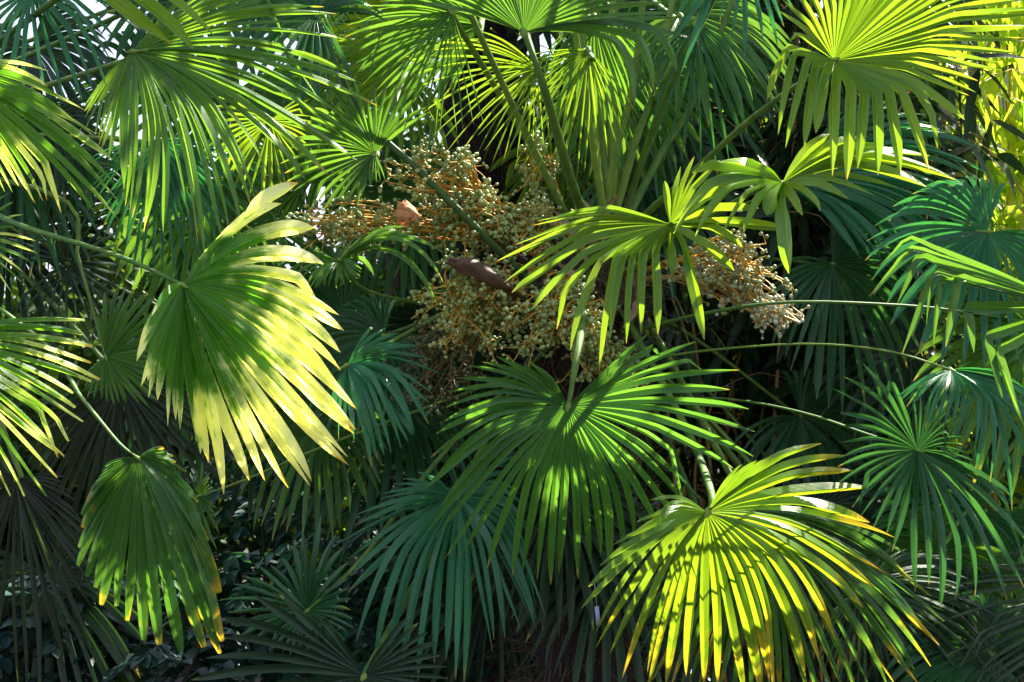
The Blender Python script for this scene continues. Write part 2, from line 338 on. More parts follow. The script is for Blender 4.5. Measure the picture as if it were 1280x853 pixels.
seedc = [100]
def put_frond(palm, hub, MID, TIP, mat, n, label=None, pet=None, pet_r=.009, pmat='petiole', **kw):
    seedc[0] += 1
    v, f, c = frond_mesh(hub, None, MID, TIP, n, seed=seedc[0], **kw)
    mb = MB(); mb.add(v, f, c)
    o = mb.build('frond', M[mat], palm['root'], origin=hub)
    if label: o['label'] = label
    if pet is None:
        cr = palm['crown'] + rng.normal(0, .04, 3)
        L = np.linalg.norm(hub - cr)
        cr = cr + np.array((0, .12, -.08)); pet = [cr, (cr + hub) / 2 + UP * L * .06 + np.array((0, .22, 0)), hub + np.array((0, .05, 0)), hub]
    pts = spline(pet, 18)
    pb = MB(); k = np.linspace(0, 1, 18)
    tube(pb, pts, pet_r * (1.5 - .7 * k), 6, .6, (rnd.random(), 0, 0))
    # the little crest where stalk meets blade
    t = nrm(pts[-1] - pts[-3]); tube(pb, np.array([pts[-1] - t * .012, pts[-1], pts[-1] + t * .014]), np.array([pet_r * .7, pet_r * 1.15, .002]), 6, .7, (1, 0, 0))
    pb.build('petiole', M[pmat], o, origin=hub)
    return o
def keyfrond(palm, hub, keys, mat, n, arch=.10, label=None, pet=None, toward=0., lean=1., **kw):
    h = P(*hub); T, MD = [], []
    for k in keys:
        td = (k[2] if len(k) > 2 and k[2] is not None else -.02) * lean
        t = P(k[0], k[1], hub[2] + td); L = np.linalg.norm(t - h)
        if len(k) > 4:
            m = P(k[3], k[4], hub[2] + (k[5] if len(k) > 5 else td * .5 - .04))
        else:
            hor = np.linalg.norm((t - h)[:2]) / L
            m = h * .5 + t * .5 + UP * arch * L * (.35 + .65 * hor) + np.array((0, -1, 0)) * (.05 + toward) * L
        T.append(t); MD.append(m)
    if pet is not None: pet = [P(*q) for q in pet] + [h]
    return put_frond(palm, h, np.array(MD), np.array(T), mat, n, label, pet, **kw)
def fan(palm, hub, axis, normal, L, mat, n=34, spread=150, droop=.35, cup=.1, pet=None, label=None, **kw):
    """a frond given by its own axis and facing"""
    h = np.asarray(hub, float); a = nrm(np.asarray(axis, float)); nn = np.asarray(normal, float); nn = nrm(nn - (nn @ a) * a); b = np.cross(nn, a)
    T, MD = [], []
    for th in np.radians(np.linspace(-spread, spread, 15)):
        d = a * math.cos(th) + b * math.sin(th); l = L * (.78 + .22 * math.cos(th * .8)) * rng.uniform(.95, 1.05)
        T.append(h + d * l * .93 + nn * cup * l - UP * droop * l * rng.uniform(.85, 1.15)); MD.append(h + d * l * .52 + nn * cup * l * .6 - UP * droop * l * .12)
    return put_frond(palm, h, np.array(MD), np.array(T), mat, n, label, pet, **kw)

def make_palm(name, label, base, crown, rad, group='fan palms growing close together', strands=900, vis=(0, 9)):
    base = np.array(base, float); crown = np.array(crown, float)
    root = thing(name, label, 'palm tree', base, group)
    mb = MB(); n = 70; k = 40
    ts = np.linspace(0, 1, n); pts = base + (crown - base) * ts[:, None]; pts[:, 0] += .03 * np.sin(ts * 5)
    th = np.linspace(0, 2 * np.pi, k, endpoint=False)
    rr = rad * (1.05 - .1 * ts)[:, None] * (1 + .10 * np.sin(th * 5 + ts[:, None] * 60) + rng.normal(0, .05, (n, k)))
    rr[-4:] *= np.array([.9, .75, .5, .15])[:, None]
    v = pts[:, None] + rr[..., None] * np.stack((np.cos(th), np.sin(th), 0 * th), -1)[None]
    i = np.arange(n - 1)[:, None] * k; j = np.arange(k)[None]
    mb.add(v, np.stack((i + j, i + (j + 1) % k, i + k + (j + 1) % k, i + k + j), -1).reshape(-1, 4), rng.uniform(0, .5, (n * k, 3)))
    tr = mb.build('trunk', M['fibre'], root, origin=base)
    if strands < 200: return dict(root=root, crown=crown, trunk=tr)
    # loose fibres and cut leaf bases
    mb = MB()
    for q in range(strands):
        t = rng.uniform(.35, 1); a = rng.uniform(0, 6.28); p0 = base + (crown - base) * t + rad * .95 * np.array((math.cos(a), math.sin(a), 0))
        if not vis[0] < p0[2] < vis[1]: continue
        l = rng.uniform(.05, .22); o_ = np.array((math.cos(a), math.sin(a), 0))
        d = nrm(o_ * rng.uniform(.1, .8) + UP * rng.uniform(-1, .9) + rng.normal(0, .35, 3))
        pp = spline([p0, p0 + d * l * .5, p0 + d * l + o_ * .02 - UP * l * rng.uniform(0, .6) + rng.normal(0, .02, 3)], 6)
        tube(mb, pp, np.linspace(.0016, .0005, 6) * rng.uniform(.6, 1.8), 3, 1, (rng.uniform(), 0, 0))
    mb.build('trunk_fibre', M['fibre_strand'], tr, origin=base)
    mb = MB()
    for q in range(60):
        t = rng.uniform(.4, .99); a = rng.uniform(0, 6.28); o_ = np.array((math.cos(a), math.sin(a), 0)); p0 = base + (crown - base) * t + rad * .8 * o_
        l = rng.uniform(.08, .2)
        tube(mb, spline([p0, p0 + (o_ * .35 + UP * .8) * l, p0 + (o_ * .7 + UP * 1.1) * l], 5), np.array([.022, .018, .014, .011, .009]), 6, .5, (rng.uniform(), 0, 0))
    mb.build('leaf_base', M['fibre'], tr, origin=base)
    return dict(root=root, crown=crown, trunk=tr)

cb = P(716, 0, 4.05)
PC = make_palm('fan_palm', 'fan palm in the middle hung with clusters of pale green berries', (cb[0], 4.05, 0), P(735, 318, 4.05), .125, strands=1500, vis=(1.2, 4))
pb_ = P(626, 0, 5.0)
PB = make_palm('fan_palm', 'fan palm standing behind the fruiting one, its brown trunk showing above the berries', (pb_[0], 5.0, 0), P(600, -150, 5.0), .12, strands=900, vis=(2.2, 5))
PL = make_palm('fan_palm', 'fan palm at the left edge whose fronds have bright yellow tips', (P(-300, 0, 3.7)[0], 3.7, 0), P(-300, 160, 3.7), .12, strands=100)
PR = make_palm('fan_palm', 'fan palm at the right edge with bent blue green leaf tips reaching in', (P(1560, 0, 4.2)[0], 4.2, 0), P(1560, 330, 4.2), .12, strands=100)

# --- A: centre front
keyfrond(PC, (710, 508, 3.4), [(672, 458, .08), (640, 446, .06), (612, 448, .05), (590, 453, .03), (575, 474, .02), (562, 497, 0, 632, 485), (548, 540, -.03, 625, 505), (540, 600, -.05, 615, 530),
    (536, 662, -.1, 625, 560), (583, 704, -.14, 645, 592), (628, 722, -.16, 655, 600), (663, 720, -.16, 676, 610), (690, 726, -.16, 696, 618), (712, 724, -.16, 714, 622), (744, 690, -.16, 737, 600),
    (766, 700, -.14, 757, 606), (787, 698, -.13, 776, 600), (826, 660, -.1, 778, 577), (849, 649, -.09, 790, 568), (872, 634, -.08, 803, 560), (898, 615, -.06, 812, 545), (932, 572, -.04, 828, 528),
    (941, 545, -.03, 826, 513), (926, 492, 0, 820, 492), (908, 458, .02, 812, 472), (880, 435, .03, 800, 462), (850, 418, .04, 785, 458), (812, 415, .05, 765, 458)],
    'cool', 46, lean=-.8, jit=.8, kink=.35, fused=.40, label='large open green frond below the berry clusters', pet=[(738, 330, 3.95), (728, 400, 3.6), (720, 452, 3.43)])
# --- B: lower right, sunlit
keyfrond(PC, (884, 641, 3.25), [(925, 582, .06), (955, 578, .05), (1034, 548, 0), (1060, 572, 0), (1079, 612, -.02), (1090, 634, -.02), (1103, 675, -.04), (1104, 694, -.05), (1094, 738, -.08), (1083, 752, -.1),
    (1052, 790, -.12, 1000, 690), (1026, 816, -.12, 975, 700), (991, 841, -.14, 955, 715), (961, 858, -.14, 935, 725), (939, 862, -.14, 918, 735), (914, 866, -.15, 902, 735), (897, 858, -.15, 888, 735), (857, 845, -.15, 872, 730), (833, 852, -.14, 858, 725),
    (810, 852, -.12, 845, 715), (787, 850, -.1, 835, 705), (761, 830, -.08, 822, 700), (742, 811, -.04, 815, 692), (729, 785, 0, 805, 690), (735, 745, .04), (760, 700, .08), (790, 660, .1), (810, 625, .12)],
    'yellow', 38, lean=-1.0, arch=.10, kink=.2, fused=.46, yr=(.1, .75), label='large yellow green sunlit frond striped with shadow at lower right', pet=[(750, 340, 3.95), (850, 520, 3.7), (888, 612, 3.3)])
# --- C: behind B
keyfrond(PC, (940, 640, 3.65), [(1130, 700, .05), (1165, 760, 0), (1175, 810, 0), (1161, 848, -.05), (1140, 860, -.05), (1110, 875, -.05), (1080, 880, -.05), (1040, 890, -.05), (1000, 890, -.05), (960, 880, -.05), (900, 880), (850, 860), (800, 820), (780, 760)],
    'edged', 38, lean=-1, arch=.12, fused=.55, label='green frond with yellow striped tips behind the sunlit one', blunt=.1)
# --- D: left, big sunlit
keyfrond(PL, (229, 357, 3.05), [(347, 258, .02), (372, 232, 0), (397, 281, -.02), (405, 325, -.04), (413, 378, -.06, 325, 340), (424, 394, -.06, 325, 350), (418, 408, -.06, 330, 358), (424, 443, -.08, 335, 372), (427, 471, -.08, 335, 382), (432, 494, -.1, 335, 396), (443, 520, -.1, 335, 410),
    (444, 537, -.1, 330, 424), (439, 553, -.12, 326, 436), (432, 570, -.12, 320, 446), (420, 583, -.12, 313, 456), (404, 600, -.12, 305, 465), (385, 604, -.12, 296, 468), (360, 603, -.12, 286, 470), (336, 601, -.12, 278, 472), (310, 600, -.12, 265, 472), (283, 596, -.1, 252, 470), (262, 580, -.1, 242, 465), (242, 545, -.08), (222, 528, -.05),
    (200, 508, -.02), (180, 482, .02), (168, 455, .05), (176, 418, .08), (190, 392, .1)],
    'pale', 42, lean=-1.4, arch=.12, fused=.56, wide=1.04, yr=(0, .62), cnt=[1] * 20 + [2] * 8, label='big frond at left with white and yellow sunlit fingers', pet=[(-300, 180, 3.65), (-60, 245, 3.35), (22, 281, 3.2), (150, 321, 3.08)], pmat='petiole')
# --- E: top left, sunlit
keyfrond(PL, (166, 65, 3.25), [(330, -60, .1), (380, -20, .08), (410, 15, .05), (430, 45, .04), (440, 80, 0), (455, 100, 0), (462, 124, -.03), (464, 155, -.04), (458, 188, -.06), (448, 203, -.06), (434, 224, -.08), (353, 230, -.1, 275, 120), (342, 245, -.1, 266, 126), (318, 262, -.12, 255, 130), (290, 308, -.12, 243, 140),
    (264, 311, -.14, 230, 145), (249, 313, -.14, 220, 150), (225, 290, -.14, 208, 150), (197, 298, -.14, 195, 155), (171, 281, -.14, 183, 160), (146, 238, -.12), (129, 191, -.1), (113, 169, -.08), (104, 132, -.05)],
    'sunny', 48, lean=.4, arch=.08, fused=.46, kink=.15, label='broad frond at top left, sunlit over its right half')
# --- F: top left corner, hanging tips
keyfrond(PL, (40, -12, 3.2), [(-70, 40, 0), (-30, 90, -.02), (0, 82, -.04), (22, 131, -.06), (47, 120, -.06), (75, 129, -.06), (99, 144, -.06), (132, 112, -.04, 95, 25), (128, 100, 0, 90, 15), (160, 20, 0)],
    'teal', 16, fused=.25, kink=.5, label='hanging blue green fingers in the top left corner')
# --- G: left edge, yellow
keyfrond(PL, (-70, 92, 3.0), [(60, 90, .03), (129, 191, -.02), (142, 232, -.05), (148, 257, -.06), (132, 266, -.08), (116, 264, -.08), (90, 258, -.08), (71, 255, -.08), (49, 246, -.08), (30, 238, -.08), (12, 236, -.08), (-20, 260, -.08), (-60, 260, -.08)],
    'gold', 26, lean=-1.6, arch=.10, fused=.5, label='frond entering from the left edge with yellow tips hanging down')
# --- H: left edge middle
keyfrond(PL, (-95, 428, 2.95), [(92, 402, -.02), (99, 418, -.02), (109, 435, -.03), (119, 463, -.05), (110, 482, -.05), (98, 495, -.06), (91, 529, -.06), (90, 549, -.08), (84, 565, -.08), (77, 580, -.08), (58, 606, -.08), (41, 614, -.08), (26, 614, -.08), (4, 625, -.08), (-40, 620), (-90, 620)],
    'gold', 24, lean=-1.6, arch=.07, fused=.42, blunt=.45, label='frond at the left edge with blunt tips, below the sky gaps')
# --- I: lower left
keyfrond(PL, (173, 573, 3.3), [(205, 560, .04), (240, 600, .02), (262, 690, -.02, 225, 615), (283, 806, -.08, 232, 650), (270, 811, -.1), (245, 812, -.1), (220, 811, -.1), (205, 800, -.1), (188, 795, -.1), (171, 786, -.1), (156, 765, -.1), (143, 756, -.1), (131, 750, -.08), (118, 736, -.08), (109, 722, -.08), (98, 704, -.06), (99, 674, -.05), (100, 650, -.04), (107, 631, -.03), (117, 610, 0), (131, 582, 0)],
    'edged', 36, lean=-.4, jit=.7, wide=1.02, arch=.10, fused=.66, blunt=.45, label='frond at lower left hanging down, dark green with yellow edged tips', pet=[(-300, 200, 3.7), (20, 400, 3.5), (104, 500, 3.35), (148, 553, 3.31)], pet_r=.0055)
# --- J
keyfrond(PL, (132, 446, 3.75), [(120, 372, 0), (141, 362, 0), (163, 358, -.02), (190, 364, 0), (205, 395, 0), (208, 430, 0), (210, 460, 0), (206, 495, 0), (185, 510, 0), (150, 505, 0), (112, 497, 0), (100, 475, 0)],
    'green', 30, arch=.03, fused=.55, label='small round frond behind the big sunlit one at left', pet=[(-290, 180, 3.75), (60, 240, 3.8), (98, 326, 3.8), (122, 410, 3.78)], pet_r=.005)
# --- K small yellow
keyfrond(PB, (338, 152, 3.8), [(262, 120, 0), (258, 160, 0), (262, 195, 0), (285, 228, 0), (310, 248, -.02), (338, 260, -.02), (360, 245, -.02), (385, 215, 0), (395, 170, 0), (380, 120, 0)], 'lime', 30, arch=.05, fused=.4, label='small yellow green fan behind the top left frond')
# --- L
keyfrond(PC, (424, 327, 3.5), [(330, 345, 0), (335, 322, 0), (352, 362, -.02), (377, 366, -.04), (388, 358, -.05), (404, 362, -.05, 412, 340), (421, 360, -.05, 422, 345), (448, 350, -.05, 436, 340), (452, 335, -.04), (540, 380, -.08, 495, 315), (558, 352, -.08, 495, 300), (545, 300, -.06), (515, 292, -.03, 470, 298), (500, 285, 0), (480, 288, 0)],
    'green', 30, fused=.4, arch=.15, label='small bright frond just left of the berries', pet=[(690, 400, 4.0), (600, 392, 3.9), (498, 374, 3.7), (450, 358, 3.6)], pet_r=.006)
# --- M
keyfrond(PC, (434, 457, 3.7), [(470, 405, .05), (492, 414, .03), (520, 430, 0), (546, 465, -.03), (540, 500, -.05), (526, 540, -.1, 492, 462), (515, 548, -.1), (504, 562, -.1, 472, 475), (480, 578, -.1, 458, 490), (462, 580, -.1), (446, 556, -.08), (425, 540, -.05), (410, 515, 0)],
    'teal', 24, fused=.42, arch=.12, kink=.3, label='dark blue green frond left of centre with hanging fingers')
# --- N
keyfrond(PC, (572, 622, 3.75), [(640, 570, .05), (676, 773, -.1, 640, 650), (660, 785, -.1), (637, 801, -.1, 612, 680), (614, 818, -.1, 600, 690), (586, 848, -.12, 582, 700), (560, 852, -.12, 567, 710), (545, 820, -.12), (521, 848, -.12, 538, 715), (502, 846, -.12, 525, 708), (481, 843, -.12, 510, 700), (455, 835, -.1, 498, 695), (444, 803, -.08, 490, 685), (440, 745, -.05), (430, 690, 0), (445, 650, .02), (474, 620, .04), (520, 590, .05)],
    'teal', 38, fused=.40, arch=.10, kink=.35, label='large dark blue green frond under the middle one, left of the trunk')
# --- O top centre
keyfrond(PC, (655, 41, 3.3), [(535, 2, -.02), (525, -30, 0), (560, -75, 0), (610, -110, .02), (660, -130, .02), (720, -110, .02), (780, -70, 0), (825, -25, -.02), (847, 16, -.04), (870, 48, -.05, 765, 35), (853, 66, -.06, 775, 30), (846, 94, -.08, 800, 28), (800, 128, -.08, 775, 45), (786, 135, -.08, 765, 48)],
    'green', 34, fused=.5, arch=.04, kink=.3, label='frond at top centre seen from below', pet=[(740, 300, 3.95), (712, 220, 3.6), (680, 110, 3.35)], pet_r=.0105)
# --- P upper right
keyfrond(PC, (1043, 76, 3.15), [(949, 139, -.1, 984, 60), (974, 163, -.12, 994, 66), (985, 182, -.12, 1006, 76), (1004, 182, -.12, 1018, 82), (1013, 176, -.13, 1032, 92), (1041, 214, -.14, 1045, 108), (1058, 219, -.14, 1062, 115), (1083, 218, -.14, 1080, 118), (1101, 216, -.14, 1095, 118), (1130, 215, -.14, 1112, 116), (1158, 208, -.13, 1126, 112), (1190, 180, -.12, 1142, 110),
    (1214, 120, -.06), (1229, 101, -.04), (1250, 81, -.03), (1275, 56, -.02), (1305, 34, 0), (1330, 5, 0), (1320, -30, 0), (1290, -60, 0), (1240, -80, 0), (1180, -90, 0), (1120, -85, 0), (1075, -65, 0), (1035, -50, 0), (1005, -30, 0), (980, -5, 0), (965, 30, -.03)],
    'lime', 45, fused=.45, arch=.06, kink=.8, cnt=[1] * 11 + [2] * 16, label='bright sunlit fan at upper right with bent hanging fingers', pet=[(760, 310, 4.0), (850, 230, 3.6), (949, 141, 3.3)], pet_r=.009)
# --- Q
keyfrond(PC, (978, 229, 3.1), [(1036, 168, 0), (1115, 180, .03), (1192, 222, 0), (1150, 232, 0), (1113, 241, -.04), (1092, 246, -.05), (1066, 252, -.06), (1027, 263, -.08), (1008, 270, -.08), (985, 340, -.1, 981, 270), (957, 270, -.1), (925, 302, -.1, 949, 243), (897, 303, -.1, 935, 238), (876, 294, -.1, 915, 233), (844, 297, -.08, 893, 225), (850, 260, -.06, 905, 218), (862, 215, -.04, 900, 205), (895, 205, -.02), (925, 204, 0)],
    'lime', 24, fused=.33, cnt=[2, 2] + [1] * 16, arch=.14, kink=.45, wide=.95, label='short bright frond right of the crown with curled fingers', pet=[(770, 330, 4.0), (880, 275, 3.5), (950, 235, 3.2)], pet_r=.008)
# --- R
keyfrond(PC, (838, 281, 3.2), [(684, 270, .02), (663, 289, 0), (643, 311, -.02), (635, 328, -.03), (631, 341, -.04), (662, 392, -.08, 735, 318), (680, 416, -.1, 738, 325), (714, 447, -.14, 755, 326), (744, 464, -.14, 768, 325), (757, 432, -.14, 778, 325), (780, 435, -.14, 788, 322), (802, 424, -.13, 802, 320), (828, 416, -.13, 820, 320), (838, 342, -.08), (876, 418, -.1, 858, 318), (916, 342, -.08, 880, 305), (933, 308, -.05), (981, 284, -.03, 905, 276), (950, 265, 0), (890, 205, .02), (868, 198, .02), (850, 208, .02), (829, 225, .02)],
    'lime', 30, fused=.42, arch=.1, kink=.6, cnt=[2, 2, 2, 1, 2, 1, 1, 1, 1, 1, 1, 1, 1, 1, 1, 1, 1, 1, 2, 2, 1, 1], label='bright green frond hanging over the berry clusters', pet=[(765, 345, 3.95), (800, 330, 3.7), (832, 295, 3.3)])
# --- S large dark fan at right
keyfrond(PC, (985, 235, 4.25), [(1080, 120, 0), (1130, 140, 0), (1180, 165, 0), (1230, 190, 0), (1235, 215, 0), (1240, 245, 0), (1245, 275, -.02), (1240, 305, -.04), (1230, 335, -.06), (1215, 355, -.08), (1200, 365, -.1), (1150, 350, -.1), (1100, 330, -.1), (1060, 310, -.1)],
    'teal', 36, fused=.5, arch=.16, label='wide shaded fan under the bright one at right')
# --- T right edge kinked
keyfrond(PR, (1345, 385, 3.2), [(1085, 330, -.02, 1142, 296), (1098, 371, -.06, 1147, 306), (1112, 385, -.06, 1152, 318), (1129, 424, -.1, 1160, 330), (1137, 440, -.1, 1171, 341), (1161, 442, -.1, 1180, 348), (1186, 431, -.1, 1199, 344), (1231, 447, -.1, 1209, 385), (1250, 500, -.08, 1235, 420), (1275, 540, -.06, 1250, 440), (1310, 580)],
    'green', 12, fused=.35, kink=.9, cnt=[1] * 10, arch=.1, wide=1.0, label='frond from the right edge with fingers bent sharply downwards')
# --- U
keyfrond(PC, (1188, 462, 3.25), [(1120, 500, 0), (1135, 505, -.05, 1160, 482), (1146, 505, -.08, 1168, 478), (1160, 530, -.1, 1178, 485), (1180, 545, -.1, 1192, 492), (1196, 550, -.1, 1205, 495), (1212, 560, -.1, 1218, 498), (1229, 595, -.1, 1232, 502), (1262, 640, -.1, 1246, 510), (1295, 625, -.08, 1255, 508), (1315, 590, -.06, 1262, 505), (1325, 560, -.04), (1320, 525, 0), (1290, 490, 0)],
    'teal', 26, fused=.4, kink=.4, arch=.12, label='blue green frond drooping at the right edge on a long arched stalk', pet=[(748, 430, 4.0), (810, 446, 3.85), (895, 437, 3.7), (1010, 430, 3.5), (1110, 439, 3.35)], pet_r=.0045)
# --- V
keyfrond(PC, (1147, 563, 3.3), [(1098, 445, .02), (1075, 455, .02), (1060, 461, .02), (1045, 495, 0), (1046, 530, 0), (1049, 565, 0), (1043, 604, -.02), (1056, 628, -.03), (1090, 661, -.06), (1104, 682, -.08), (1120, 700, -.08), (1148, 741, -.1, 1145, 650), (1161, 749, -.1, 1163, 650), (1195, 758, -.1, 1197, 668), (1240, 745, -.1, 1215, 650), (1278, 732, -.08), (1302, 710, -.08), (1310, 680, -.06), (1290, 640, -.04), (1230, 600, -.02), (1210, 568, 0), (1190, 520, .02), (1140, 480, .04)],
    'deep', 38, fused=.38, kink=.25, arch=.10, label='open frond at lower right on a thin arched stalk', pet=[(748, 500, 4.0), (810, 502, 3.85), (900, 498, 3.7), (1000, 515, 3.5), (1085, 543, 3.36)], pet_r=.0045)
# --- W dark at lower right
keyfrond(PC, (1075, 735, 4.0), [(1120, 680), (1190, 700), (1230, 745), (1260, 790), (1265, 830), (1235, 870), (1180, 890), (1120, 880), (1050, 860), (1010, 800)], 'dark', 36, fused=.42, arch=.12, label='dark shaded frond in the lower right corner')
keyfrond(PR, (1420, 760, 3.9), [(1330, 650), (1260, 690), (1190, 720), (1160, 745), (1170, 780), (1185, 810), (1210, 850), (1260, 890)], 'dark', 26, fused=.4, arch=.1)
# --- X
keyfrond(PC, (384, 764, 3.7), [(350, 690, 0), (384, 655, 0), (395, 640, 0), (406, 646, 0), (420, 662, 0), (440, 720, 0), (445, 790, -.03), (425, 815, -.03), (385, 825, -.05), (340, 812, -.05), (300, 795, -.04), (282, 775, -.02), (278, 752, 0), (292, 730, 0), (311, 712, 0), (340, 705, 0)],
    'deep', 34, fused=.45, arch=.06, label='small shaded fan at bottom left of centre', pet=[(700, 420, 3.95), (560, 560, 3.9), (460, 690, 3.75), (410, 740, 3.7)], pet_r=.008)
keyfrond(PC, (455, 846, 3.55), [(380, 745, 0), (330, 745, 0), (290, 765, 0), (260, 800, 0), (245, 836, 0), (260, 870, 0), (300, 900, 0), (400, 920, 0), (470, 930), (530, 900), (560, 860), (550, 810), (510, 770)], 'dark', 36, fused=.5, arch=.06, label='dark fan cut by the bottom edge left of centre')
keyfrond(PL, (249, 620, 3.75), [(235, 585, 0), (252, 575, 0), (262, 590, 0), (270, 640, 0), (274, 665, 0), (268, 690, -.02), (258, 700, -.02), (247, 690, -.02), (240, 665, 0), (235, 640, 0)], 'green', 18, fused=.4, arch=.04, pet=[(640, 470, 3.95), (430, 548, 3.85), (330, 590, 3.8), (285, 608, 3.76)], pet_r=.005, label='tiny shaded fan beside the lower left frond')
# --- dark left ones
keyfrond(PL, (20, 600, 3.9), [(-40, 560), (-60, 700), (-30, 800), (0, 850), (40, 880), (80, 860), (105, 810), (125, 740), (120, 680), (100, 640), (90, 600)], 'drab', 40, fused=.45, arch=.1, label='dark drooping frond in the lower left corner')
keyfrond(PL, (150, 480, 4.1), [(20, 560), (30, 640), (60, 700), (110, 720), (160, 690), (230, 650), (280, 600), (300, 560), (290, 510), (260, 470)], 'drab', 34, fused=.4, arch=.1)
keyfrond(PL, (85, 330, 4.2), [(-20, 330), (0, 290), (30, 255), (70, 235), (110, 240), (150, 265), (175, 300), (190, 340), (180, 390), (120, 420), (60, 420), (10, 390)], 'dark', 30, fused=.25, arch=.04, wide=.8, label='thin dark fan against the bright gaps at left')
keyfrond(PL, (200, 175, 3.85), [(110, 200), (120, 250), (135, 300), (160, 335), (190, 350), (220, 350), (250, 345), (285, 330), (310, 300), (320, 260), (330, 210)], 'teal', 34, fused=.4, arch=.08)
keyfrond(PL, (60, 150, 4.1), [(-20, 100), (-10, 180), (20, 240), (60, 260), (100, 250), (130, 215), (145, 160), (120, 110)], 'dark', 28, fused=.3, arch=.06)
keyfrond(PL, (-40, 300, 3.3), [(10, 240), (35, 275), (45, 305), (40, 335), (20, 360), (-5, 370), (-40, 370)], 'gold', 14, fused=.3, arch=.08, wide=.7, label='small yellow tips at the left edge above the blunt frond')
keyfrond(PL, (100, -40, 2.85), [(216, 54, -.03, 150, 8), (240, 62, -.03, 180, 2), (262, 74, -.03, 190, 0), (285, 4, 0)], 'lime', 4, fused=.3, kink=0, label='two long fingers crossing the top left corner')
# --- top middle
keyfrond(PB, (468, 192, 3.7), [(540, 142, .0), (520, 118, .0), (470, 100, 0), (410, 110, 0), (370, 150, 0), (355, 190, 0), (358, 225, -.02), (395, 262, -.05), (425, 262, -.06), (440, 262, -.06), (467, 228, -.05), (480, 225, -.03)], 'green', 32, fused=.45, arch=.07, label='fan with a pale centre left of the berry clusters')
keyfrond(PB, (672, 86, 3.95), [(600, 40, 0), (510, 60, 0), (485, 95, 0), (515, 125, 0), (543, 152, -.02), (548, 168, -.03), (565, 185, -.04), (590, 200, -.05), (610, 215, -.05), (640, 205, -.05), (690, 200, -.05)], 'lime', 24, fused=.22, wide=.7, arch=.09, label='bright yellow green frond in front of the rear trunk')
keyfrond(PB, (600, 32, 4.1), [(560, -20), (500, -10), (450, 20), (432, 45), (425, 75), (430, 100), (460, 125), (500, 140), (540, 130), (570, 110)], 'green', 34, fused=.45, arch=.08)
keyfrond(PB, (742, 20, 3.9), [(670, 80), (680, 140), (700, 185), (716, 200), (738, 205), (758, 195), (780, 180), (800, 150), (830, 100)], 'green', 24, fused=.35, arch=.1, label='hanging frond right of the stalk bundle')
keyfrond(PB, (735, 62, 3.75), [(570, 110), (590, 140), (604, 172), (622, 200), (642, 222), (664, 238), (690, 215), (718, 222), (745, 205), (775, 195), (800, 150)], 'lime', 22, fused=.25, wide=.62, arch=.08, label='spiky sunlit fingers beside the upright stalks')
keyfrond(PC, (565, 15, 3.6), [(440, 60), (425, 95), (436, 125), (462, 150), (495, 172), (530, 185), (565, 175), (600, 150)], 'green', 20, fused=.25, wide=.62, arch=.08)
keyfrond(PC, (870, 30, 3.7), [(780, 90), (790, 140), (815, 190), (850, 215), (890, 215), (925, 190), (950, 150), (960, 100)], 'deep', 18, fused=.3, wide=.6, arch=.08)
keyfrond(PC, (925, -70, 3.25), [(830, -20), (850, 60, -.04), (846, 94, -.05), (876, 14, -.04), (912, 50, -.05), (925, 42, -.06), (931, 70, -.06), (949, 60, -.06), (974, 50, -.05), (1010, 10)], 'teal', 14, fused=.35, arch=.08)
keyfrond(PB, (360, -45, 3.9), [(250, -60), (240, -10), (260, 40), (300, 70), (340, 80), (385, 75), (420, 60), (450, 20), (460, -40)], 'deep', 36, fused=.4, arch=.08)
keyfrond(PB, (380, 55, 4.3), [(300, 40), (330, 10), (370, -10), (410, 0), (430, 40), (440, 90), (420, 120), (380, 130), (330, 110)], 'lime', 26, fused=.3, arch=.08)
keyfrond(PL, (140, 15, 3.6), [(95, -20), (130, -50), (200, -60), (240, -30), (260, 10), (250, 50), (215, 70)], 'dark', 26, fused=.25, wide=.6, arch=.03)

# --- crown of the middle palm: stalks rising out of the picture and the fronds they carry
for (x1, y1, d1, dx, mt, lx) in ((700, -150, 3.6, -.1, 'petiole_yellow', 760), (560, -60, 3.5, -.5, 'petiole', 722), (850, -150, 3.7, .3, 'petiole', 748),
                           (900, -160, 4.0, .5, 'petiole', 760), (800, -250, 4.2, .2, 'petiole', 755), (690, -230, 4.3, -.1, 'petiole_yellow', 765), (712, -210, 3.75, 0, 'petiole_yellow', 757), (735, -240, 3.9, .1, 'petiole', 760), (775, -260, 4.1, .2, 'petiole_yellow', 768), (1000, -120, 4.1, .6, 'petiole', 770)):
    e = P(x1, y1, d1); b0 = P(lx, 300, 3.98); best = None
    for q in range(300):
        h = e + nrm(e - b0) * rng.uniform(.1, .5) + rng.normal(0, .14, 3); h[2] = max(h[2], 3.35 + .3 * max(0, h[1] - 3.5))
        sc_ = blocked(h, .24) + .15 * q / 300
        if best is None or sc_ < best[0]: best = (sc_, h)
    h = best[1]
    fan(PC, h, (dx, .35, .45), (dx, -.5, 1), .36, 'green', 34, 140, .15, pet=[b0, P(lx * .75 + x1 * .25 - 3, 300 * .75 + y1 * .25, 3.98 * .7 + d1 * .3), P(lx * .45 + x1 * .55 - 6, 300 * .45 + y1 * .55, 3.98 * .4 + d1 * .6), h], pet_r=.0085, pmat=mt)
# the stalk crossing in front of the berries
fan(PC, P(395, 20, 3.75), (-.7, -.1, .3), (-.3, -.8, .6), .3, 'deep', 30, 140, .3, pet=[P(672, 362, 3.85), P(600, 290, 3.7), P(520, 210, 3.68), P(450, 140, 3.72), P(395, 20, 3.75)], pet_r=.008, pmat='petiole_dark')
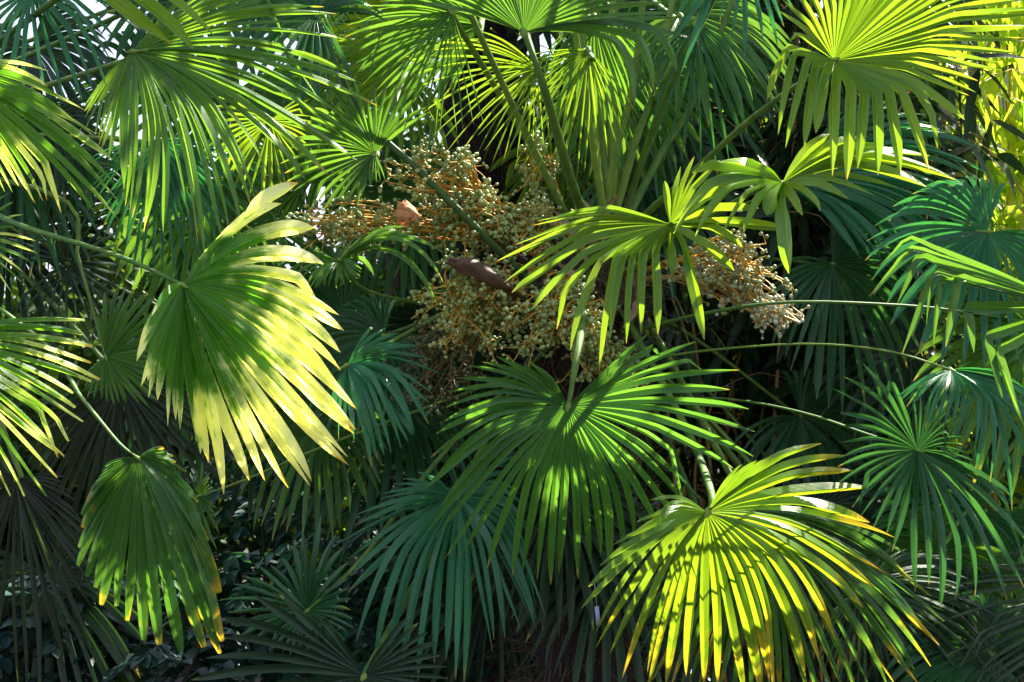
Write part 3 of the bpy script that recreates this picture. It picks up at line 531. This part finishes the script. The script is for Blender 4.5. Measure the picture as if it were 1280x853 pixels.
# stalk in front at right
fan(PC, P(1300, 405, 3.9), (.8, -.1, -.1), (.1, -.8, .6), .36, 'green', 34, 130, .25, pet=[P(770, 420, 3.95), P(880, 392, 3.7), P(985, 378, 3.6), P(1110, 381, 3.62), P(1190, 388, 3.7), P(1300, 405, 3.9)], pet_r=.0062, pmat='petiole')

# --- rear fronds, shaded
def backfan(palm, x, y, d, ax, L, mat, face=(0, -.9, .35), droop=.35, n=32, sp=140):
    fan(palm, P(x, y, d), (ax[0], rng.uniform(-.3, .2), ax[1]), np.array(face) + rng.normal(0, .15, 3), L, mat, n, sp, droop * rng.uniform(.7, 1.2), rows=12)
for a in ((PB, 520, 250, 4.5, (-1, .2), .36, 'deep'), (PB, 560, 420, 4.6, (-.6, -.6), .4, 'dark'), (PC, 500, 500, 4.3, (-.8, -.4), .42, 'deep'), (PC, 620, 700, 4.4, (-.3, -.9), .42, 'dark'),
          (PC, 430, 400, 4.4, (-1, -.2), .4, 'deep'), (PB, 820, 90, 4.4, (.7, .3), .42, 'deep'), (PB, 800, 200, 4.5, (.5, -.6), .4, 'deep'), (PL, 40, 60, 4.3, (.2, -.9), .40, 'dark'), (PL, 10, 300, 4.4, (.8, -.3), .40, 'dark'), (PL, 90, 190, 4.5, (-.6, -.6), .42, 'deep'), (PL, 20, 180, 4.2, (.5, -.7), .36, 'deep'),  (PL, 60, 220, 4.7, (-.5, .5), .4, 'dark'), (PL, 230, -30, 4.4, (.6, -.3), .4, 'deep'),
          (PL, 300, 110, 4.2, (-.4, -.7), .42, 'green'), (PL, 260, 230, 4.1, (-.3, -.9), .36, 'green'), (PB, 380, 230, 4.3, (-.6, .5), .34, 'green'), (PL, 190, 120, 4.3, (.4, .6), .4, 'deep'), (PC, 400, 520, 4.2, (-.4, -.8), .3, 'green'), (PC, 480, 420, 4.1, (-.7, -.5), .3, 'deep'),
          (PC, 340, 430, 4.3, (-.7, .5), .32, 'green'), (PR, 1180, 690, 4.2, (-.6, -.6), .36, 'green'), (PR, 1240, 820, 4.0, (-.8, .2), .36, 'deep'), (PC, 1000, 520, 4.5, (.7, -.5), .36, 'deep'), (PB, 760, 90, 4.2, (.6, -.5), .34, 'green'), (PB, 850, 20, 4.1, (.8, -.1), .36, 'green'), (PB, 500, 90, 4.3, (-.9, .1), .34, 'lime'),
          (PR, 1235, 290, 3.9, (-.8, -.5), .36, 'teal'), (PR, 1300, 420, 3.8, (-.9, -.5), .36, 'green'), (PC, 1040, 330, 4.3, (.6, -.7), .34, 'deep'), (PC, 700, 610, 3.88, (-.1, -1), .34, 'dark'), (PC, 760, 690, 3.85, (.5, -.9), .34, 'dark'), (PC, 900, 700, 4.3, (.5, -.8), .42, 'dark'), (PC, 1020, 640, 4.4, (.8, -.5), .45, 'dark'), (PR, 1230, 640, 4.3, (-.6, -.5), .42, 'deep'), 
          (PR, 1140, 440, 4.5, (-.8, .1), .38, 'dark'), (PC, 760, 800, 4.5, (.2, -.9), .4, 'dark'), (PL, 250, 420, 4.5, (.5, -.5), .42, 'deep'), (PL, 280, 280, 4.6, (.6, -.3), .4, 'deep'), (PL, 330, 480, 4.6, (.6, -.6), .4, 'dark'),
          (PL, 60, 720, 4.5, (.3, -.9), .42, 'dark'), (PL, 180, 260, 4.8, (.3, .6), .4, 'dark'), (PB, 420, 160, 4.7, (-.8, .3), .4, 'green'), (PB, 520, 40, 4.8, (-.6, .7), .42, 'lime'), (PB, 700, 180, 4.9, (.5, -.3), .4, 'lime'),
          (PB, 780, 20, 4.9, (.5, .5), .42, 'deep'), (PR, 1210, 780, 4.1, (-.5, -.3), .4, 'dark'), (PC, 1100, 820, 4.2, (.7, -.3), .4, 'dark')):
    backfan(*a)

# ------------------------------------------------------------------ fruit clusters
def icos():
    t = (1 + 5 ** .5) / 2
    v = [(-1, t, 0), (1, t, 0), (-1, -t, 0), (1, -t, 0), (0, -1, t), (0, 1, t), (0, -1, -t), (0, 1, -t), (t, 0, -1), (t, 0, 1), (-t, 0, -1), (-t, 0, 1)]
    f = [(0, 11, 5), (0, 5, 1), (0, 1, 7), (0, 7, 10), (0, 10, 11), (1, 5, 9), (5, 11, 4), (11, 10, 2), (10, 7, 6), (7, 1, 8), (3, 9, 4), (3, 4, 2), (3, 2, 6), (3, 6, 8), (3, 8, 9), (4, 9, 5), (2, 4, 11), (6, 2, 10), (8, 6, 7), (9, 8, 1)]
    v = [nrm(np.array(a, float)) for a in v]; cache = {}; nf = []
    def mid(a, b):
        k = (min(a, b), max(a, b))
        if k not in cache: v.append(nrm(v[a] + v[b])); cache[k] = len(v) - 1
        return cache[k]
    for a, b, c in f:
        x, y, z = mid(a, b), mid(b, c), mid(c, a); nf += [(a, x, z), (b, y, x), (c, z, y), (x, y, z)]
    return np.array(v), np.array(nf)
IV, IF = icos()
def cluster(start, cx, cy, d, rx, ry, rd, nbr, mat='berry', smat='stalk', label=None, per=7):
    """a branched spray: stalk, side branches and twigs ending in berries"""
    c = P(cx, cy, d); sx, sy = rx / F * d, ry / F * d
    s0 = P(*start); root = None
    st = MB(); be = MB()
    ax = c - s0; end = c + ax * .15 / max(1, np.linalg.norm(ax))
    ra = spline([s0, (s0 + c) / 2 + UP * .05, c + (c - s0) * .12], 12)
    tube(st, ra, np.linspace(.009, .004, 12), 6, 1, (.2, 0, 0))
    for b in range(nbr):
        q = rng.normal(0, 1, 3); q = q / np.linalg.norm(q) * rng.uniform(.45, 1.15)
        tip = c + q * np.array((sx, rd, sy)); b0 = ra[rng.integers(3, 12)]
        br = spline([b0, (b0 + tip) / 2 + UP * .02 + rng.normal(0, .012, 3), tip], 9); tube(st, br, np.linspace(.0034, .0016, 9), 4, 1, (rng.uniform(), 0, 0))
        bd = nrm(tip - b0)
        for k in range(per):
            a0 = br[rng.integers(3, 9)]; td = nrm(bd * .5 + rng.normal(0, .8, 3)); l = rng.uniform(.018, .05)
            tube(st, np.array([a0, a0 + td * l * .55 + rng.normal(0, .002, 3), a0 + td * l]), np.array([.0015, .0013, .0011]), 3, 1, (rng.uniform(), 0, 0))
            for m_ in range(rng.integers(2, 4)):
                bp = a0 + td * l * (1 - .33 * m_) + nrm(rng.normal(0, 1, 3)) * .0065
                r = rng.uniform(.0036, .0068)
                be.add(IV * r * rng.uniform(.92, 1.08, 3) + bp, IF, np.tile(np.array((rng.uniform(), 0, 0)), (len(IV), 1)))
    o = st.build('fruit_cluster', M[smat], PC['root'], origin=s0)
    if label: o['label'] = label
    o2 = be.build('berries', M[mat], o, origin=s0); o2['kind'] = 'stuff'
    return o
cluster((700, 330, 3.9), 425, 285, 3.72, 62, 32, .10, 34, label='cluster of green berries at the far left of the bunches', smat='stalk')
cluster((700, 320, 3.9), 545, 235, 3.75, 68, 50, .12, 46, label='cluster of berries on orange stalks at upper left of the crown')
cluster((700, 320, 3.9), 590, 290, 3.78, 60, 45, .10, 34)
cluster((690, 340, 3.9), 585, 385, 3.72, 72, 55, .13, 62, label='large cluster of pale green berries left of the crown')
cluster((720, 340, 3.9), 700, 410, 3.66, 78, 52, .12, 64, label='dense cluster of berries under the crown')
cluster((715, 300, 3.95), 660, 290, 3.8, 34, 52, .08, 34)
cluster((700, 250, 4.0), 672, 215, 3.92, 30, 40, .07, 22)
cluster((730, 420, 3.9), 760, 470, 3.75, 60, 32, .10, 24)
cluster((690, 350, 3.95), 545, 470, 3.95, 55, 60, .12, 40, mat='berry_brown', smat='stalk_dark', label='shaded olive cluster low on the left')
cluster((780, 350, 4.0), 930, 345, 3.75, 62, 50, .11, 40, mat='berry_tan', smat='stalk', label='cluster of tan berries right of the crown')
cluster((780, 350, 4.0), 975, 398, 3.75, 48, 16, .06, 16, mat='berry_pale', smat='stalk_pale', label='small bunch of whitish berries at the right end')

# dry sheaths, spathe
def blade(mb, pts, wd, cup=.4, side=(1, 0, 0), c=.5):
    pts = spline(pts, 14); t = nrm(np.gradient(pts, axis=0)); s = np.asarray(side, float) - (t * side).sum(1, keepdims=True) * t; s = nrm(s); n_ = np.cross(s, t)
    kk = rng.normal(0, .10, (14, 7, 1)) * wd; ws = wd * (1 + rng.normal(0, .12, 14)) * np.sin(np.pi * np.clip(np.linspace(.12, .97, 14), 0, 1)) ** .6
    cols = []
    for u in np.linspace(-1, 1, 7): cols.append(pts + s * (ws * u)[:, None] + n_ * (ws * cup * (u * u) + .12 * ws * math.sin(u * 9))[:, None])
    top = np.stack(cols, 1) + n_[:, None] * kk * 1.6 + s[:, None] * kk; v = np.concatenate((top.reshape(-1, 3), (top + n_[:, None] * .003).reshape(-1, 3)))
    i = np.arange(13)[:, None] * 7; j = np.arange(6)[None]
    f = np.stack((i + j, i + j + 1, i + 8 + j, i + 7 + j), -1).reshape(-1, 4)
    mb.add(v, np.concatenate((f, f[:, ::-1] + 98)), np.full((len(v), 3), c))
mb = MB(); blade(mb, [P(560, 325, 3.62), P(592, 332, 3.6), P(622, 350, 3.62), P(655, 372, 3.7)], .024, 1.1, (.5, .2, 1))
s_ = mb.build('spathe', M['spathe'], PC['root'], origin=P(655, 372, 3.7)); s_['label'] = 'dark brown folded dry spathe between the berry clusters'
mb = MB()
for (a, b, c_, w_) in (((730, 300, 3.9), (722, 268, 3.82), (712, 262, 3.75), .010), ((742, 305, 3.85), (738, 268, 3.8), (718, 245, 3.8), .009), ((752, 310, 3.85), (758, 262, 3.78), (770, 244, 3.75), .008), ((735, 330, 3.85), (716, 290, 3.8), (690, 262, 3.8), .009),
                      ((700, 330, 3.85), (715, 340, 3.78), (730, 372, 3.78), .010), ((790, 340, 3.9), (800, 372, 3.85), (780, 410, 3.8), .012)):
    blade(mb, [P(*a), P(*b), P(*c_)], w_, .5, (1, .2, .2), rng.uniform())
mb.build('dry_sheath', M['sheath'], PC['root'], origin=PC['crown'])
# a mat of pale fibre round the crown
mb = MB()
for q in range(500):
    p0 = P(rng.uniform(680, 800), rng.uniform(300, 400), rng.uniform(3.84, 3.98)); d_ = nrm(rng.normal(0, 1, 3) * (1, .3, 1.2)); l = rng.uniform(.04, .16)
    tube(mb, spline([p0, p0 + d_ * l * .5 + rng.normal(0, .01, 3), p0 + d_ * l - UP * .02], 6), .0011, 3, 1, (rng.uniform(.3, 1.2), 0, 0))
mb.build('crown_fibre', M['fibre_strand'], PC['root'], origin=PC['crown'])

# dry leaf resting on the berries
mb = MB(); dctr = P(508, 268, 3.58)
blade(mb, [P(503, 250, 3.58), P(512, 262, 3.565), P(507, 272, 3.56), P(509, 284, 3.57)], .026, .75, (1, .3, .1), .5)
blade(mb, [P(512, 262, 3.57), P(520, 268, 3.57), P(527, 270, 3.575)], .013, .6, (.1, .4, 1), .8)
o = mb.build('dry_leaf', M['dryleaf'], origin=dctr)
tag(o, 'crumpled orange brown dry leaf caught on the berry clusters', 'dry leaf')
# plastic tag hanging by the trunk
mb = MB(); q = P(747, 770, 3.78); slab(mb, -.006, .006, -.0008, .0008, -.026, .026)
slab(mb, -.0008, .0008, -.0006, .0006, .026, .10)
o = mb.build('plant_tag', M['tagblue']); o.location = q; o.rotation_euler = (0.1, R(-8), .3)
tag(o, 'small pale violet plastic strip hanging beside the dark trunk', 'tag')

# ------------------------------------------------------------------ leafy shrubs, bamboo
LEAFP = np.array([0, .12, .35, .65, .88, 1.0]); LEAFW = np.array([.1, .7, 1, .75, .3, .0])
def leaves(mb, p0, dr, nor, ln, wd, bend=.25):
    """many lanceolate leaves at once"""
    n = len(p0); dr = nrm(dr); sd = nrm(np.cross(dr, nor)); nn = np.cross(sd, dr)
    t = LEAFP[None, :, None]
    c = p0[:, None] + dr[:, None] * ln[:, None, None] * t - UP * (bend * ln)[:, None, None] * t ** 2
    w_ = (wd[:, None] * LEAFW[None])[..., None]
    L_ = c - sd[:, None] * w_ + nn[:, None] * w_ * .3; R_ = c + sd[:, None] * w_ + nn[:, None] * w_ * .3
    v = np.stack((L_, c, R_), 2)
    idx = np.arange(n * 18).reshape(n, 6, 3)
    f = np.concatenate([np.stack((idx[:, :-1, a], idx[:, :-1, a + 1], idx[:, 1:, a + 1], idx[:, 1:, a]), -1).reshape(-1, 4) for a in (0, 1)])
    col = np.zeros((n, 18, 3)); col[:, :, 0] = rng.uniform(0, 1, (n, 1))
    mb.add(v, f, col)
def bamboo(name, label, cat, boxpx, d0, d1, nc, nl, mat, ln=.17, wd=.011, cane='cane', group=None, z0=0, dirdown=.7, ncull=None):
    x0, x1, y0, y1 = boxpx; dm = (d0 + d1) / 2
    a = P(x0, y1, dm); b = P(x1, y0, dm)
    root = thing(name, label, cat, ((a[0] + b[0]) / 2, dm, 0), group)
    st = MB(); lf = MB(); anchors = []
    for i in range(nc):
        bx = rng.uniform(a[0], b[0]); by = rng.uniform(d0, d1); tx = bx + rng.normal(0, .25); top = rng.uniform(.75, 1.05) * b[2]
        p = spline([(bx, by, 0), ((bx + tx) / 2, by, top * .5), (tx, by - .05, top * .85), (tx + rng.normal(0, .2), by - .2, top)], 24)
        tube(st, p, np.linspace(.009, .003, 24), 5, 1, (rng.uniform(), 0, 0)); anchors.append(p)
    lo = a[2]
    P0 = []
    for i in range(nl // 6):
        p = anchors[rng.integers(nc)]; p = p[p[:, 2] > lo - .1]
        if len(p) < 1: continue
        q0 = p[rng.integers(len(p))]; dd = nrm(rng.normal(0, 1, 3) * (1, .8, .5)); l = rng.uniform(.1, .4)
        tw = spline([q0, q0 + dd * l * .5 + UP * .03, q0 + dd * l - UP * .04], 5); tube(st, tw, .0015, 3, 1, (rng.uniform(), 0, 0))
        for k in range(6): P0.append(tw[rng.integers(1, 5)])
    P0 = np.array(P0); n = len(P0)
    dr = rng.normal(0, .6, (n, 3)) - UP * dirdown; no = rng.normal(0, .7, (n, 3)) + np.array((0, -.5, .6))
    leaves(lf, P0, dr, no, ln * rng.uniform(.6, 1.3, n), wd * rng.uniform(.6, 1.3, n))
    st.build('cane', M[cane], root, origin=root.location); lf.build('foliage', M[mat], root, origin=root.location)
    return root
G = 'bamboo clumps behind the palms'
bamboo('bamboo_clump', 'dark shaded bamboo with drooping leaves behind the bright upper right frond', 'bamboo', (790, 1060, -60, 480), 4.7, 5.9, 34, 4200, 'bamboo_shaded', .24, .017, 'cane', G)
bamboo('bamboo_clump', 'dark bamboo with tan sunlit canes at lower centre right', 'bamboo', (880, 1130, 420, 870), 4.9, 5.6, 46, 1500, 'bamboo_shaded', .20, .015, 'cane', G)
bamboo('bamboo_clump', 'bright yellow green bamboo leaves along the right edge', 'bamboo', (1110, 1400, -80, 560), 5.0, 6.2, 30, 3800, 'bamboo_sunlit', .17, .016, 'cane', G)
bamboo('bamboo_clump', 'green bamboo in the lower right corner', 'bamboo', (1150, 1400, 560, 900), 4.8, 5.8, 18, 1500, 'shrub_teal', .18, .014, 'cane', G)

def pinnate(name, label, box, d0, d1, ns, mat, ll=.055, lw=.016, group=None):
    x0, x1, y0, y1 = box; dm = (d0 + d1) / 2; a = P(x0, y1, dm); b = P(x1, y0, dm)
    root = thing(name, label, 'shrub', ((a[0] + b[0]) / 2, dm, 0), group); st = MB(); lf = MB()
    stems = []
    for i in range(7):
        bx = rng.uniform(a[0], b[0]); p = spline([(bx, dm, 0), (bx + rng.normal(0, .1), dm, b[2] * .6), (bx + rng.normal(0, .25), rng.uniform(d0, d1), b[2])], 20); tube(st, p, np.linspace(.014, .004, 20), 5); stems.append(p)
    for i in range(ns):
        p = stems[rng.integers(7)]; p = p[p[:, 2] > a[2] - .15]
        q0 = p[rng.integers(len(p))]; dd = nrm(rng.normal(0, 1, 3) * (1, .8, .45) - (0, .25, 0)); l = rng.uniform(.14, .38)
        r = spline([q0, q0 + dd * l * .6 + UP * .03, q0 + dd * l - UP * .03], 9); tube(st, r, .0017, 3)
        t = nrm(np.gradient(r, axis=0)); sd = nrm(np.cross(t, UP))
        for sg in (-1, 1):
            n = 8; pp = r[1:]; leaves(lf, pp, sd[1:] * sg + t[1:] * .5 + rng.normal(0, .1, (n, 3)) - UP * .2, np.tile(UP, (n, 1)) + rng.normal(0, .25, (n, 3)), np.full(n, ll) * rng.uniform(.8, 1.2, n), np.full(n, lw), .1)
        leaves(lf, r[-1:], t[-1:], UP[None] + rng.normal(0, .1, (1, 3)), np.array([ll]), np.array([lw]), .1)
    st.build('stem', M['bark'], root, origin=root.location); lf.build('foliage', M[mat], root, origin=root.location)
G2 = 'low shrubs in the shade'
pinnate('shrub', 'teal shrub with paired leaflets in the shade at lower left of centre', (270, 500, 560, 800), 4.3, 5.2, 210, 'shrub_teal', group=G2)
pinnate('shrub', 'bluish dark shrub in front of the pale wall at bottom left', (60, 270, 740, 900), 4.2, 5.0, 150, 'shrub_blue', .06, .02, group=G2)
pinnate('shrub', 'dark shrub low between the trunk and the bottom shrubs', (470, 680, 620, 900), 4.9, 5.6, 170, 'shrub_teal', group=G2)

def tree(name, label, cat, x, y, d, rx, ry, rd, n, mat, ls=.07, base_z=0, group=None, holes=.25, tr=.08):
    c = P(x, y, d); sx, sy = rx / F * d, ry / F * d; root = thing(name, label, cat, (c[0], d, base_z), group)
    st = MB(); tube(st, spline([(c[0], d, base_z), (c[0] + .1, d, base_z * .5 + (c[2]) * .5), c], 16), np.linspace(tr, tr * .4, 16), 8)
    lf = MB(); nb = 46; tips = []
    for i in range(nb):
        q = rng.normal(0, 1, 3); q = q / np.linalg.norm(q) * rng.uniform(.4, 1) ** .7; e = c + q * np.array((sx, rd, sy)); tips.append(e)
        s0 = c - UP * sy * .6 * rng.uniform(0, 1); tube(st, spline([s0, (s0 + e) / 2 + UP * .08, e], 8), np.linspace(tr * .3, tr * .05, 8), 4)
    tips = np.array(tips); k = rng.integers(0, nb, n); P0 = tips[k] + rng.normal(0, 1, (n, 3)) * np.array((sx, rd, sy)) * .20
    leaves(lf, P0, rng.normal(0, 1, (n, 3)) - UP * .3, rng.normal(0, .6, (n, 3)) + UP, ls * rng.uniform(.6, 1.3, n), ls * .27 * rng.uniform(.7, 1.2, n), .15)
    st.build('trunk', M['bark'], root, origin=root.location); lf.build('crown', M[mat], root, origin=root.location)
G3 = 'trees and hedges beyond the palms'
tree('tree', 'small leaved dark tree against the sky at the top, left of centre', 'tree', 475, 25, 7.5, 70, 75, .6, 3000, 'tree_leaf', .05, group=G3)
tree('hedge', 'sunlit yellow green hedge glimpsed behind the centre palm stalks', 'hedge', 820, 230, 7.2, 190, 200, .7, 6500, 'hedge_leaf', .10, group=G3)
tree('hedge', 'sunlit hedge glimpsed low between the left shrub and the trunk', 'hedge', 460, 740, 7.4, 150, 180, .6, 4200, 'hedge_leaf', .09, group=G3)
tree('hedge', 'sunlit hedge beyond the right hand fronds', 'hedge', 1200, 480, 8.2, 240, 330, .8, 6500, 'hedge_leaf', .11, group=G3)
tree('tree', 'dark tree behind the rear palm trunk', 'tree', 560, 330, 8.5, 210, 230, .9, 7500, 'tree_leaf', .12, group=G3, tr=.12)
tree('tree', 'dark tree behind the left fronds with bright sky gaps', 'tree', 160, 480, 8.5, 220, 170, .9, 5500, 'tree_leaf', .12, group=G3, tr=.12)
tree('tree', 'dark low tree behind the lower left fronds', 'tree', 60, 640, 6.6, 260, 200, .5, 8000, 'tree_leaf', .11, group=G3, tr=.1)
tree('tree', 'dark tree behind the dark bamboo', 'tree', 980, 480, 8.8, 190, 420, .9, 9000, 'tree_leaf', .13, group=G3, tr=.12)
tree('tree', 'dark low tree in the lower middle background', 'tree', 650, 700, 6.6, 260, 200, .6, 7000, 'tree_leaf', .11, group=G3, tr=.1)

# ------------------------------------------------------------------ added unseen canopy, shaped to shade chosen spots
rt = thing('tree', 'added unseen canopy above the palms, shaped to cast the dappled shade', 'tree', (3.3, 4.3, 0), 'trees and hedges beyond the palms')
st = MB(); lf = MB(); top = np.array((3.1, 4.9, 4.8)); tube(st, spline([(3.3, 4.3, 0), (3.25, 4.4, 2.4), top], 16), np.linspace(.16, .09, 16), 9)
cands = []
for q in range(9000):
    c_ = np.array((rng.uniform(-1.9, 5.0), rng.uniform(3.0, 9.0), rng.uniform(4.6, 5.6)))
    rel = c_ - LP; along = rel @ SV; dist = np.linalg.norm(rel - along[:, None] * SV, axis=1)
    if (dist < LR + .07).any(): continue
    if c_[2] < 2.4 + c_[1] * .245 + .15: continue
    cands.append(c_)
cands = np.array(cands); cands = cands[rng.permutation(len(cands))[:2600]]
SHADE = [(210, 420, 3.08), (190, 470, 3.08), (230, 480, 3.1), (250, 540, 3.1), (200, 380, 3.06), (180, 430, 3.06), (150, 150, 3.2), (170, 200, 3.2), (200, 250, 3.2), (130, 130, 3.2), (180, 120, 3.22), (620, 560, 3.38), (650, 620, 3.35), (700, 650, 3.35), (600, 500, 3.4), (640, 470, 3.4), (670, 560, 3.38), (730, 640, 3.35),
         (800, 720, 3.35), (780, 760, 3.35), (760, 800, 3.35), (830, 670, 3.3), (1147, 563, 3.3), (1100, 620, 3.3), (990, 120, 3.1), (1050, 170, 3.05), (1100, 170, 3.05), (1150, 170, 3.05), (1000, 150, 3.05)]
extra = []  # clumps added on the sun rays of spots to darken
for x_, y_, d_ in SHADE:
    p_ = P(x_, y_, d_)
    for q in range(14 if x_ < 260 else 9):
        c_ = p_ + SV * ((rng.uniform(4.7, 5.5) - p_[2]) / SV[2]) + rng.normal(0, .07, 3)
        rel = c_ - LP; along = rel @ SV; dist = np.linalg.norm(rel - along[:, None] * SV, axis=1)
        if not (dist < (LR * .8 + .03 if x_ < 260 else LR + .09)).any(): extra.append(c_)
cands = np.concatenate((cands, np.array(extra)))
for i, e in enumerate(cands[:400]):
    m_ = (top + e) / 2 + UP * .25; br = spline([top, m_, e + UP * .05], 24)
    if any(blocked(b_, -.01) for b_ in br): continue
    tube(st, spline([top, m_, e + UP * .05], 10), np.linspace(.035, .005, 10), 4)
k = np.repeat(np.arange(len(cands)), 14); P0 = cands[k] + np.clip(rng.normal(0, .045, (len(k), 3)), -.09, .09)
leaves(lf, P0, rng.normal(0, 1, P0.shape), rng.normal(0, .5, P0.shape) + SV, rng.uniform(.05, .10, len(k)), rng.uniform(.016, .028, len(k)), .1)
st.build('trunk', M['bark'], rt, origin=rt.location); lf.build('crown', M['tree_leaf'], rt, origin=rt.location)

# ------------------------------------------------------------------ walls
def wall(name, label, x0, x1, y, h, th=.25):
    root = thing(name, label, 'wall', ((x0 + x1) / 2, y, 0)); mb = MB(); slab(mb, x0, x1, y, y + th, 0, h); mb.build('wall_face', M['wall'], root, origin=root.location, smooth=False)
    mb = MB(); slab(mb, x0 - .03, x1 + .03, y - .04, y + th + .04, h + .002, h + .08); mb.build('coping', M['coping'], root, origin=root.location, smooth=False)
    return root
wall('garden_wall', 'pale garden wall glimpsed at bottom left behind the shrubs', -9, -.9, 7.2, 1.05)
wall('garden_wall', 'tall pale wall behind the bright bamboo at upper right', 2.4, 9, 9.6, 4.6)
rt = thing('glint_block', 'made-up bright blue shed wall glimpsed through leaves at right', 'block', (P(1072, 0, 7.6)[0], 7.9, 0))  # made-up blue volume standing in for a blue-white glint
mb = MB(); x_ = P(1072, 0, 7.6)[0]; slab(mb, x_ - .35, x_ + .25, 7.6, 8.3, 0, 2.05); mb.build('block_body', M['blue'], rt, origin=rt.location, smooth=False)
mb = MB(); slab(mb, x_ - .4, x_ + .3, 7.55, 8.35, 2.053, 2.12); mb.build('block_top', M['coping'], rt, origin=rt.location, smooth=False)
